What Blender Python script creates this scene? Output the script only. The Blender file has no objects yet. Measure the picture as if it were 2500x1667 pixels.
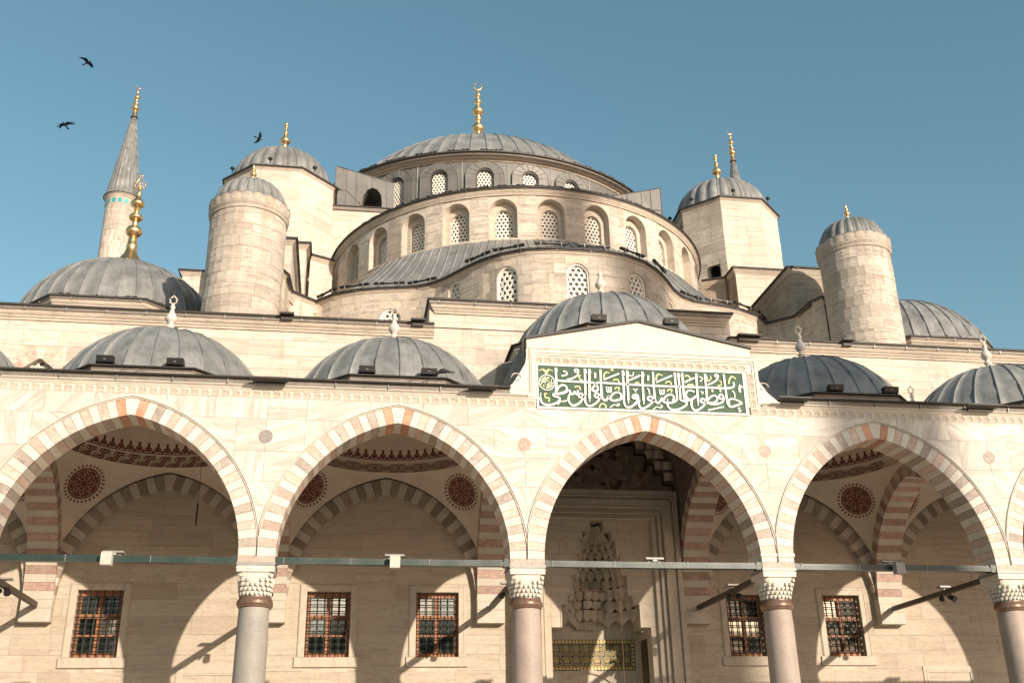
import bpy, math, random
from mathutils import Vector, Matrix
from mathutils.bvhtree import BVHTree
random.seed(7)
PI = math.pi
scene = bpy.context.scene
COL = scene.collection

# ------------------------------------------------------------------ camera
S = 6.2                       # bay spacing of the portico in metres
yaw, pit, rol = .1655, .4005, -.0208
CAM = Vector((1.914, -24.097, 1.65))
fw = Vector((math.sin(yaw)*math.cos(pit), math.cos(yaw)*math.cos(pit), math.sin(pit)))
rr = Vector((math.cos(yaw), -math.sin(yaw), 0)); uu = rr.cross(fw)
R_ = rr*math.cos(rol) + uu*math.sin(rol); U_ = -rr*math.sin(rol) + uu*math.cos(rol)
cd = bpy.data.cameras.new('camera'); cam = bpy.data.objects.new('camera', cd); COL.objects.link(cam)
cam.matrix_world = Matrix(((R_.x, U_.x, -fw.x, CAM.x), (R_.y, U_.y, -fw.y, CAM.y), (R_.z, U_.z, -fw.z, CAM.z), (0, 0, 0, 1)))
cd.sensor_width = 36; cd.lens = 36*2541.56/2500; cd.clip_start = .1; cd.clip_end = 3000
scene.camera = cam

# ------------------------------------------------------------------ light
SUN_EL = math.radians(17.3)
SUN_AZ = math.radians(152.6)            # clockwise from +Y: low sun behind the camera, to the right
sdir = Vector((math.sin(SUN_AZ)*math.cos(SUN_EL), math.cos(SUN_AZ)*math.cos(SUN_EL), math.sin(SUN_EL)))
w = bpy.data.worlds.new('World'); scene.world = w; w.use_nodes = True
nt = w.node_tree; nt.nodes.clear()
sky = nt.nodes.new('ShaderNodeTexSky'); sky.sky_type = 'NISHITA'; sky.sun_disc = False
sky.sun_elevation = SUN_EL; sky.sun_rotation = SUN_AZ
sky.air_density = 1.25; sky.dust_density = 1.2; sky.ozone_density = 1.6; sky.altitude = 50
hsv = nt.nodes.new('ShaderNodeHueSaturation'); hsv.inputs['Saturation'].default_value = 1.06; hsv.inputs['Hue'].default_value = .472; hsv.inputs['Value'].default_value = .80
bg = nt.nodes.new('ShaderNodeBackground'); bg.inputs['Strength'].default_value = .15
out = nt.nodes.new('ShaderNodeOutputWorld')
nt.links.new(sky.outputs[0], hsv.inputs['Color']); nt.links.new(hsv.outputs[0], bg.inputs[0]); nt.links.new(bg.outputs[0], out.inputs[0])
sd = bpy.data.lights.new('sun', 'SUN'); sd.energy = 4.8; sd.angle = math.radians(.65); sd.color = (1, .87, .72)
so = bpy.data.objects.new('sun', sd); COL.objects.link(so)
so.rotation_euler = sdir.to_track_quat('Z', 'Y').to_euler()
so.location = (30, -40, 40)
scene.view_settings.view_transform = 'Standard'; scene.view_settings.look = 'None'
scene.view_settings.gamma = 1; scene.view_settings.exposure = .38
scene.view_settings.use_curve_mapping = False
scene.cycles.max_bounces = 6; scene.cycles.diffuse_bounces = 4

# ------------------------------------------------------------------ object helpers
WL = {}
def wloc(o): return WL.get(o.name, Vector((0, 0, 0)))
def thing(name, label, cat, loc=(0, 0, 0), group=None, rotz=0):
    o = bpy.data.objects.new(name, None); COL.objects.link(o); o.location = loc; o.rotation_euler = (0, 0, rotz)
    o.empty_display_size = .3
    o['label'] = label; o['category'] = cat
    if group: o['group'] = group
    WL[o.name] = Vector(loc); return o
def tag(o, label, cat, group=None):
    o['label'] = label; o['category'] = cat
    if group: o['group'] = group
    return o
def mesh(name, V, F, mats, fm=None, smooth=False, tone=None):
    me = bpy.data.meshes.new(name)
    me.from_pydata([tuple(v) for v in V], [], F)
    for m in (mats if isinstance(mats, (list, tuple)) else [mats]): me.materials.append(m)
    if fm: me.polygons.foreach_set('material_index', fm)
    if smooth: me.polygons.foreach_set('use_smooth', [True]*len(F))
    if tone is not None:
        a = me.attributes.new('tone', 'FLOAT', 'FACE')
        a.data.foreach_set('value', tone if isinstance(tone, list) else [tone]*len(F))
    me.update(); return me
def obj(name, me, parent=None, loc=None, rot=None, world=True):
    """world=True: the mesh is in world coordinates, the parent's offset is taken off again"""
    o = bpy.data.objects.new(name, me); COL.objects.link(o)
    base = Vector(loc) if loc is not None else Vector((0, 0, 0))
    if parent is not None:
        o.parent = parent
        if world: base = base - wloc(parent)
        WL[o.name] = base + wloc(parent) if world else Vector((0, 0, 0))
    o.location = base
    if parent is None: WL[o.name] = base
    if rot is not None: o.rotation_euler = rot
    return o
def dup(root, loc=None, label=None, group=None, rotz=None):
    r = root.copy(); COL.objects.link(r)
    if loc is not None: r.location = loc
    if rotz is not None: r.rotation_euler[2] = rotz
    if label: r['label'] = label
    if group: r['group'] = group
    for ch in list(root.children):
        c = ch.copy(); COL.objects.link(c); c.parent = r
        for g in list(ch.children):
            d = g.copy(); COL.objects.link(d); d.parent = c
    return r
class MB:
    def __init__(s): s.V = []; s.F = []; s.M = []; s.T = []; s.m = 0; s.t = .5
    def add(s, V, F):
        n = len(s.V); s.V += [tuple(v) for v in V]
        for f in F: s.F.append(tuple(i+n for i in f)); s.M.append(s.m); s.T.append(s.t)
        return s
    def box(s, x0, x1, y0, y1, z0, z1):
        V = [(x, y, z) for z in (z0, z1) for y in (y0, y1) for x in (x0, x1)]
        return s.add(V, [(0, 2, 3, 1), (4, 5, 7, 6), (0, 1, 5, 4), (2, 6, 7, 3), (0, 4, 6, 2), (1, 3, 7, 5)])
    def bevbox(s, x0, x1, y0, y1, z0, z1, b):
        # front (-y) edges chamfered
        V = [(x0, y1, z0), (x1, y1, z0), (x1, y1, z1), (x0, y1, z1), (x0, y0+b, z0), (x1, y0+b, z0), (x1, y0+b, z1), (x0, y0+b, z1),
             (x0+b, y0, z0+b), (x1-b, y0, z0+b), (x1-b, y0, z1-b), (x0+b, y0, z1-b)]
        return s.add(V, [(3, 2, 1, 0), (0, 1, 5, 4), (1, 2, 6, 5), (2, 3, 7, 6), (3, 0, 4, 7), (4, 5, 9, 8), (5, 6, 10, 9), (6, 7, 11, 10), (7, 4, 8, 11), (8, 9, 10, 11)])
    def prism(s, P, f0, f1):
        """2-D outline P put through f0 and f1 (front and back), closed solid"""
        n = len(P); V = [f0(*p) for p in P] + [f1(*p) for p in P]
        F = [tuple(range(n)), tuple(range(2*n-1, n-1, -1))] + [(i, i+n, (i+1) % n+n, (i+1) % n) for i in range(n)]
        return s.add(V, F)
    def lathe(s, prof, n=32, c=(0, 0, 0), a0=0, a1=2*PI, sc=None):
        full = abs(a1-a0-2*PI) < 1e-6; k = n if full else n+1
        V = []
        for (r, z) in prof:
            for i in range(k):
                a = a0+(a1-a0)*i/n; q = r*(sc(a) if sc else 1)
                V.append((c[0]+q*math.cos(a), c[1]+q*math.sin(a), c[2]+z))
        F = []
        for j in range(len(prof)-1):
            for i in range(n):
                i2 = (i+1) % k; F.append((j*k+i, j*k+i2, (j+1)*k+i2, (j+1)*k+i))
        return s.add(V, F)
    def grid(s, f, nu, nv):
        V = [f(i/nu, j/nv) for j in range(nv+1) for i in range(nu+1)]
        F = [(j*(nu+1)+i, j*(nu+1)+i+1, (j+1)*(nu+1)+i+1, (j+1)*(nu+1)+i) for j in range(nv) for i in range(nu)]
        return s.add(V, F)
    def tube(s, P, r, n=6, caps=True):
        P = [Vector(p) for p in P]; V = []
        for i, p in enumerate(P):
            d = (P[min(i+1, len(P)-1)]-P[max(i-1, 0)]).normalized()
            a = Vector((0, 0, 1)) if abs(d.z) < .9 else Vector((1, 0, 0))
            x = d.cross(a).normalized(); y = d.cross(x)
            rr_ = r[i] if isinstance(r, (list, tuple)) else r
            V += [p+x*rr_*math.cos(2*PI*k/n)+y*rr_*math.sin(2*PI*k/n) for k in range(n)]
        F = [(i*n+k, i*n+(k+1) % n, (i+1)*n+(k+1) % n, (i+1)*n+k) for i in range(len(P)-1) for k in range(n)]
        if caps: F += [tuple(range(n-1, -1, -1)), tuple(range((len(P)-1)*n, len(P)*n))]
        return s.add(V, F)
    def sweep(s, path, prof, closed=False):
        """moulding: plan path (x,y,z), profile (outward, up); outward = right-hand side of travel"""
        n = len(path); V = []; m = len(prof)
        for i in range(n):
            p = Vector(path[i])
            a = Vector(path[(i-1) % n]) if (closed or i > 0) else p
            b = Vector(path[(i+1) % n]) if (closed or i < n-1) else p
            d1 = (p-a); d2 = (b-p); d1.z = d2.z = 0
            if d1.length < 1e-9: d1 = d2
            if d2.length < 1e-9: d2 = d1
            d1.normalize(); d2.normalize()
            n1 = Vector((d1.y, -d1.x, 0)); n2 = Vector((d2.y, -d2.x, 0)); nn = (n1+n2).normalized()
            k = 1/max(.35, nn.dot(n1))
            for (o, z) in prof: V.append((p.x+nn.x*o*k, p.y+nn.y*o*k, p.z+z))
        F = []
        for i in range(n if closed else n-1):
            i2 = (i+1) % n
            for j in range(m-1): F.append((i*m+j, i2*m+j, i2*m+j+1, i*m+j+1))
        if not closed: F += [tuple(range(m)), tuple(range((n-1)*m+m-1, (n-1)*m-1, -1))]
        return s.add(V, F)
    def ribbon(s, P, wd, f, th=0.0):
        """flat brush stroke through the 2-D points P, mapped by f(u,v,h)"""
        P = smooth2(P); L = []
        for i, p in enumerate(P):
            a = P[max(i-1, 0)]; b = P[min(i+1, len(P)-1)]
            dx, dy = b[0]-a[0], b[1]-a[1]; l = math.hypot(dx, dy) or 1
            nx, ny = -dy/l*wd/2, dx/l*wd/2
            L.append(((p[0]+nx, p[1]+ny), (p[0]-nx, p[1]-ny)))
        V = []
        for a, b in L: V += [f(a[0], a[1], th), f(b[0], b[1], th)]
        n = len(L); F = [(2*i, 2*i+1, 2*i+3, 2*i+2) for i in range(n-1)]
        if th:
            for a, b in L: V += [f(a[0], a[1], 0), f(b[0], b[1], 0)]
            o = 2*n
            F += [(2*i, 2*i+2, o+2*i+2, o+2*i) for i in range(n-1)] + [(2*i+1, o+2*i+1, o+2*i+3, 2*i+3) for i in range(n-1)]
            F += [(0, o, o+1, 1), (2*n-2, 2*n-1, o+2*n-1, o+2*n-2)]
        return s.add(V, F)
    def disc(s, c, r, f, n=16, th=0.0):
        V = [f(c[0]+r*math.cos(2*PI*i/n), c[1]+r*math.sin(2*PI*i/n), th) for i in range(n)]
        F = [tuple(range(n))]
        if th:
            V += [f(c[0]+r*math.cos(2*PI*i/n), c[1]+r*math.sin(2*PI*i/n), 0) for i in range(n)]
            F += [(i, (i+1) % n, n+(i+1) % n, n+i) for i in range(n)]
        return s.add(V, F)
    def mesh(s, name, mats, smooth=False, tones=False):
        return mesh(name, s.V, s.F, mats, s.M if isinstance(mats, (list, tuple)) else None, smooth, list(s.T) if tones else None)
    def obj(s, name, mats, parent=None, smooth=False, tones=False, **k):
        return obj(name, s.mesh(name, mats, smooth, tones), parent, **k)
def smooth2(P, n=3):
    if len(P) < 3: return P
    o = []
    for i in range(len(P)-1):
        p0 = P[max(i-1, 0)]; p1 = P[i]; p2 = P[i+1]; p3 = P[min(i+2, len(P)-1)]
        for k in range(n):
            t = k/n
            o.append(tuple(.5*((2*p1[j])+(-p0[j]+p2[j])*t+(2*p0[j]-5*p1[j]+4*p2[j]-p3[j])*t*t+(-p0[j]+3*p1[j]-3*p2[j]+p3[j])*t**3) for j in (0, 1)))
    o.append(P[-1]); return o
def fix_normals(me):
    import bmesh
    b = bmesh.new(); b.from_mesh(me); bmesh.ops.recalc_face_normals(b, faces=b.faces); b.to_mesh(me); b.free()

# ------------------------------------------------------------------ materials
def newmat(name):
    m = bpy.data.materials.new(name); m.use_nodes = True; t = m.node_tree
    return m, t, t.nodes['Principled BSDF']
def N(t, typ, **k):
    n = t.nodes.new(typ)
    for a, b in k.items(): setattr(n, a, b)
    return n
def ramp(t, src, stops):
    r = N(t, 'ShaderNodeValToRGB'); e = r.color_ramp.elements
    while len(e) < len(stops): e.new(.5)
    for el, (p, c) in zip(e, stops): el.position = p; el.color = (*c, 1) if len(c) == 3 else c
    t.links.new(src, r.inputs[0]); return r.outputs[0]
def mixc(t, fac, a, b, mode='MIX'):
    n = N(t, 'ShaderNodeMix', data_type='RGBA', blend_type=mode)
    for sock, v in ((n.inputs[0], fac), (n.inputs[6], a), (n.inputs[7], b)):
        if isinstance(v, (int, float)): sock.default_value = v
        elif isinstance(v, tuple): sock.default_value = (*v, 1)
        else: t.links.new(v, sock)
    return n.outputs[2]
def noise(t, vec, sc, det=4, rough=.55, dist=0.0):
    n = N(t, 'ShaderNodeTexNoise'); n.inputs['Scale'].default_value = sc; n.inputs['Detail'].default_value = det
    n.inputs['Roughness'].default_value = rough; n.inputs['Distortion'].default_value = dist
    t.links.new(vec, n.inputs['Vector']); return n.outputs['Fac']
def mapping(t, vec, sc=(1, 1, 1), rot=(0, 0, 0), off=None):
    m = N(t, 'ShaderNodeMapping'); m.inputs['Scale'].default_value = sc; m.inputs['Rotation'].default_value = rot
    t.links.new(vec, m.inputs['Vector'])
    if off is not None: t.links.new(off, m.inputs['Location'])
    return m.outputs[0]
def tonevec(t, k):
    a = N(t, 'ShaderNodeAttribute', attribute_name='tone')
    c = N(t, 'ShaderNodeCombineXYZ'); ms = []
    for i, f in enumerate((k, k*1.7, k*.6)):
        m = N(t, 'ShaderNodeMath', operation='MULTIPLY'); m.inputs[1].default_value = f
        t.links.new(a.outputs['Fac'], m.inputs[0]); t.links.new(m.outputs[0], c.inputs[i])
    return a.outputs['Fac'], c.outputs[0]
def bump(t, b, h, st, dist=.02):
    n = N(t, 'ShaderNodeBump'); n.inputs['Strength'].default_value = st; n.inputs['Distance'].default_value = dist
    t.links.new(h, n.inputs['Height']); t.links.new(n.outputs[0], b.inputs['Normal'])
def stone_mat(name, light, mid, dark, streak=.5, grime=.5, sc=1.0, rough=.85):
    m, t, b = newmat(name); g = N(t, 'ShaderNodeNewGeometry'); P = g.outputs['Position']
    tone, off = tonevec(t, 37.0)
    col = ramp(t, tone, [(0, mid), (.35, light), (.75, tuple(.7*a+.3*c for a, c in zip(light, mid))), (.92, mid), (1, tuple(.72*a+.28*c for a, c in zip(mid, dark)))])
    p1 = mapping(t, P, (.55*sc, .55*sc, 7*sc), off=off)
    s1 = noise(t, p1, 1.3, 6, .65, .4)
    col = mixc(t, ramp(t, s1, [(.48, (0, 0, 0)), (.75, (streak,)*3)]), col, tuple(.35*a+.65*c for a, c in zip(mid, dark)))
    p2 = mapping(t, P, (2.2*sc, 2.2*sc, 9*sc), off=off)
    s2 = noise(t, p2, 3.2, 5, .7)
    col = mixc(t, ramp(t, s2, [(.53, (0, 0, 0)), (.70, (.8*streak,)*3)]), col, dark)
    p3 = mapping(t, P, (.32, .32, .12))
    s3 = noise(t, p3, 1.0, 5, .6)
    col = mixc(t, ramp(t, s3, [(.45, (0, 0, 0)), (.72, (grime,)*3)]), col, tuple(x*.62 for x in mid))
    s5 = noise(t, mapping(t, P, (2.3, 2.3, .22)), 1.0, 5, .6)
    col = mixc(t, ramp(t, s5, [(.56, (0, 0, 0)), (.74, (.5*grime+.12,)*3)]), col, tuple(x*y for x, y in zip(mid, (.62, .5, .38))))
    s6 = noise(t, mapping(t, P, (1, 1, 1.9)), 1.25, 9, .74, .3)
    col = mixc(t, ramp(t, s6, [(.53, (0, 0, 0)), (.62, (.42*grime,)*3), (.7, (.62*grime,)*3)]), col, tuple(x*y for x, y in zip(mid, (.56, .53, .5))))
    s4 = noise(t, P, 55, 3, .6)
    col = mixc(t, ramp(t, s4, [(.3, (.16, .16, .16)), (.55, (0, 0, 0))]), col, dark)
    t.links.new(col, b.inputs['Base Color']); b.inputs['Roughness'].default_value = rough
    b.inputs['Specular IOR Level'].default_value = .25
    mx = N(t, 'ShaderNodeMath', operation='ADD'); t.links.new(s2, mx.inputs[0]); t.links.new(s4, mx.inputs[1])
    bump(t, b, mx.outputs[0], .55, .025); return m
def marble_mat(name, light, vein, dark, amount=.6):
    m, t, b = newmat(name); g = N(t, 'ShaderNodeNewGeometry'); P = g.outputs['Position']
    tone, off = tonevec(t, 29.0)
    vr = N(t, 'ShaderNodeVectorRotate', rotation_type='Y_AXIS'); t.links.new(P, vr.inputs['Vector'])
    an = N(t, 'ShaderNodeMath', operation='MULTIPLY_ADD'); an.inputs[1].default_value = 5.0; an.inputs[2].default_value = -.6
    t.links.new(tone, an.inputs[0]); t.links.new(an.outputs[0], vr.inputs['Angle'])
    p = mapping(t, vr.outputs[0], (.35, .8, 3.2), off=off)
    s1 = noise(t, p, 1.4, 6, .6, .6)
    col = mixc(t, ramp(t, s1, [(.42, (0, 0, 0)), (.62, (amount,)*3), (.68, (amount*.3,)*3), (.8, (amount,)*3)]), light, vein)
    p2 = mapping(t, vr.outputs[0], (.8, 1, 9), off=off)
    s2 = noise(t, p2, 2.2, 5, .6, .8)
    col = mixc(t, ramp(t, s2, [(.56, (0, 0, 0)), (.66, (amount*.6,)*3), (.72, (0, 0, 0))]), col, dark)
    col = mixc(t, ramp(t, tone, [(0, (0, 0, 0)), (.6, (.05, .05, .05)), (1, (.45, .45, .45))]), col, vein)
    s3 = noise(t, mapping(t, P, (1.9, 1.9, .22)), 1.0, 5)
    col = mixc(t, ramp(t, s3, [(.56, (0, 0, 0)), (.76, (.42, .42, .42))]), col, (.42, .32, .21))
    s4 = noise(t, P, 40, 3)
    col = mixc(t, ramp(t, s4, [(.3, (.1, .1, .1)), (.5, (0, 0, 0))]), col, dark)
    t.links.new(col, b.inputs['Base Color']); b.inputs['Roughness'].default_value = .62
    b.inputs['Specular IOR Level'].default_value = .3
    bump(t, b, s4, .12, .01); return m
def breccia_mat(name, c1, c2, c3, sc=9, amt=.8):
    m, t, b = newmat(name); g = N(t, 'ShaderNodeNewGeometry'); P = g.outputs['Position']
    tone, off = tonevec(t, 19.0)
    p = mapping(t, P, (1, 1, 1), off=off)
    s = noise(t, p, sc, 6, .72, .8); s2 = noise(t, p, sc*2.6, 5, .75, .6); s0 = noise(t, p, 1.6, 3, .6)
    col = mixc(t, ramp(t, s0, [(.35, (0, 0, 0)), (.7, (1, 1, 1))]), c1, c2)
    col = mixc(t, ramp(t, s, [(.45, (0, 0, 0)), (.62, (amt*.7,)*3)]), col, tuple(min(1, x*1.35) for x in c2))
    col = mixc(t, ramp(t, s2, [(.55, (0, 0, 0)), (.66, (amt,)*3)]), col, c3)
    hs = N(t, 'ShaderNodeHueSaturation'); ml = N(t, 'ShaderNodeMapRange'); ml.inputs['To Min'].default_value = .78; ml.inputs['To Max'].default_value = 1.18
    t.links.new(tone, ml.inputs['Value']); t.links.new(ml.outputs[0], hs.inputs['Value']); t.links.new(col, hs.inputs['Color'])
    t.links.new(hs.outputs[0], b.inputs['Base Color']); b.inputs['Roughness'].default_value = .6
    bump(t, b, s2, .25, .01); return m
def lead_mat(name, c, var=.35, metallic=.25, rough=.5):
    m, t, b = newmat(name); g = N(t, 'ShaderNodeNewGeometry'); P = g.outputs['Position']
    s1 = noise(t, mapping(t, P, (1.3, 1.3, 1.0)), 1.1, 6, .65, .3)
    s2 = noise(t, mapping(t, P, (5, 5, .7)), 1.5, 5, .6)
    s3 = noise(t, P, 22, 5, .7)
    oi = N(t, 'ShaderNodeObjectInfo')
    col = mixc(t, ramp(t, s1, [(.32, (0, 0, 0)), (.68, (1, 1, 1))]), tuple(x*(1-var) for x in c), tuple(x*(1+var*.7) for x in c))
    col = mixc(t, ramp(t, s2, [(.48, (0, 0, 0)), (.7, (.65, .65, .65))]), col, tuple(x*.58*y for x, y in zip(c, (1.06, 1, .94))))
    col = mixc(t, ramp(t, s3, [(.52, (0, 0, 0)), (.7, (.5, .5, .5))]), col, tuple(min(1, x*1.5) for x in c))
    col = mixc(t, ramp(t, oi.outputs['Random'], [(0, (0, 0, 0)), (1, (.28, .28, .28))]), col, tuple(x*.66 for x in c))
    t.links.new(col, b.inputs['Base Color']); b.inputs['Metallic'].default_value = metallic
    b.inputs['Roughness'].default_value = rough; bump(t, b, s3, .3, .015); return m
def plain(name, c, rough=.6, metallic=0.0, var=.12, sc=8, spec=.5, bmp=.1):
    m, t, b = newmat(name); g = N(t, 'ShaderNodeNewGeometry'); P = g.outputs['Position']
    s = noise(t, P, sc, 5, .65)
    col = mixc(t, ramp(t, s, [(.3, (0, 0, 0)), (.7, (1, 1, 1))]), tuple(x*(1-var) for x in c), tuple(min(1, x*(1+var)) for x in c))
    t.links.new(col, b.inputs['Base Color']); b.inputs['Roughness'].default_value = rough; b.inputs['Metallic'].default_value = metallic
    b.inputs['Specular IOR Level'].default_value = spec
    if bmp: bump(t, b, s, bmp, .01)
    return m
M = {}
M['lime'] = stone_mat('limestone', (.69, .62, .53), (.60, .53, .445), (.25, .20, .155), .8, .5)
M['lime_old'] = stone_mat('weathered_limestone', (.66, .59, .50), (.54, .47, .395), (.14, .11, .085), 1.0, 1.0)
M['lime_shaded'] = stone_mat('shaded_weathered_limestone', (.44, .375, .30), (.36, .30, .235), (.13, .1, .07), .9, .8)  # weathered stone, its base colours darkened to paint in the grazing light
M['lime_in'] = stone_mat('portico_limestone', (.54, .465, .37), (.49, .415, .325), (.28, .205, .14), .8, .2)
M['joint'] = plain('lime_mortar', (.50, .425, .335), .9, var=.25, sc=3)
M['mould'] = stone_mat('moulded_limestone', (.66, .59, .50), (.58, .505, .42), (.22, .17, .13), .7, .8, 1.0)
M['marble'] = marble_mat('grey_veined_marble', (.655, .60, .53), (.455, .405, .35), (.33, .285, .245), 1.0)
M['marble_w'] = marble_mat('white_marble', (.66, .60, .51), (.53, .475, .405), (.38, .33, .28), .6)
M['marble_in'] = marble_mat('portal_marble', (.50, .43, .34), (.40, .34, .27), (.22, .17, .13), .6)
M['pink'] = breccia_mat('pink_breccia', (.47, .33, .26), (.50, .385, .31), (.29, .17, .125), 7, 1.0)
M['grey_b'] = breccia_mat('grey_breccia', (.33, .265, .215), (.42, .345, .285), (.17, .125, .095), 7, 1.0)
M['grey_roundel'] = plain('grey_roundel_stone', (.27, .235, .215), .7)
M['frieze'] = marble_mat('carved_marble', (.58, .515, .43), (.50, .44, .365), (.3, .25, .2), .6)
M['red_key'] = breccia_mat('red_breccia', (.50, .20, .11), (.52, .30, .19), (.30, .10, .05))
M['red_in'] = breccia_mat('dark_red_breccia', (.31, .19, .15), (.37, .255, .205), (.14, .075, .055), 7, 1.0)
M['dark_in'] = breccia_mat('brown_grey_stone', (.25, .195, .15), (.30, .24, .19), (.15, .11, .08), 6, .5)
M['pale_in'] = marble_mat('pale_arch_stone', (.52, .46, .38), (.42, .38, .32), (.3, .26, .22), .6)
M['granite'] = breccia_mat('pink_granite', (.36, .285, .235), (.47, .375, .31), (.2, .14, .11), 40, .9)
M['granite_grey'] = breccia_mat('grey_granite', (.30, .27, .235), (.40, .36, .31), (.13, .115, .10), 45, .9)
M['bronze'] = plain('bronze', (.25, .155, .11), .36, .5, .25, 14)
M['lead'] = lead_mat('lead_sheet', (.262, .262, .25), .45)
M['lead_warm'] = lead_mat('weathered_lead', (.215, .185, .155), .25, .1, .6)
M['lead_drum'] = lead_mat('grey_lead_cladding', (.165, .158, .145), .3, .15, .55)
M['lead_dark'] = plain('dark_lead_edge', (.045, .04, .035), .6, .1)
M['gold'] = plain('gilded_metal', (.86, .55, .25), .34, 1.0, .1, 9, bmp=.06)
M['white_fin'] = plain('white_stone_finial', (.56, .52, .46), .7, var=.15, sc=20)
M['screen'] = plain('white_plaster_screen', (.84, .80, .72), .75, var=.05)
M['bull'] = None
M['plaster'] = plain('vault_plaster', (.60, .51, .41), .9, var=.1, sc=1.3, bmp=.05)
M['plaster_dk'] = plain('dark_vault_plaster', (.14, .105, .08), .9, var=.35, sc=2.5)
M['paint'] = plain('dark_red_paint', (.15, .028, .018), .8, var=.2)
M['paint_dk'] = plain('brown_red_paint', (.045, .016, .012), .8, var=.2)
M['paint_lt'] = plain('cream_paint', (.46, .36, .26), .85)
M['green_bar'] = plain('green_painted_iron', (.012, .028, .021), .4, .0, .4, 30, bmp=.6)
M['green_pan'] = plain('green_panel', (.04, .085, .047), .7, var=.35, sc=4)
M['letter'] = plain('white_raised_letters', (.80, .77, .70), .6, var=.03)
M['letter_g'] = plain('gilt_flourish', (.80, .68, .28), .5, .1, var=.05)
M['gilt'] = plain('gilt_bronze', (.52, .38, .15), .5, .3, .15, 20)
M['black_pan'] = plain('black_green_enamel', (.012, .02, .014), .4)
M['wood'] = plain('orange_brown_wood', (.31, .125, .055), .6, var=.25, sc=14)
M['iron'] = plain('dark_green_iron', (.030, .034, .026), .45, .5, .3, 30)
M['black'] = plain('black_metal', (.018, .016, .014), .45, .2)
M['beam'] = plain('dark_tie_timber', (.075, .055, .04), .6, var=.3, sc=12)
M['alu'] = plain('grey_lamp_metal', (.27, .26, .24), .5, .2)
M['white_box'] = plain('cream_plastic', (.50, .45, .38), .5)
M['cyan'] = plain('turquoise_tile', (.02, .35, .36), .3)
M['crow'] = plain('black_feathers', (.012, .011, .012), .6, spec=.3)
M['ground'] = stone_mat('courtyard_paving', (.60, .53, .45), (.54, .47, .4), (.3, .25, .2), .3, .3)
M['void'] = plain('unlit_room', (.008, .007, .006), .9)
M['red_cord'] = plain('red_cord', (.32, .17, .12), .6)
def glass_mat(name, c, refl):
    m, t, b = newmat(name); b.inputs['Base Color'].default_value = (*c, 1); b.inputs['Roughness'].default_value = .06
    b.inputs['Metallic'].default_value = refl; b.inputs['Specular IOR Level'].default_value = .6
    g = N(t, 'ShaderNodeNewGeometry'); bump(t, b, noise(t, g.outputs['Position'], 2.5, 2), .06, .02); return m
M['pane_dark'] = glass_mat('dark_glass', (.012, .014, .013), .0)
M['pane_sky'] = glass_mat('reflecting_glass', (.40, .38, .35), .85)
M['bull'] = glass_mat('bullseye_glass', (.13, .10, .08), .15); M['bull'].node_tree.nodes['Principled BSDF'].inputs['Roughness'].default_value = .25
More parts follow.
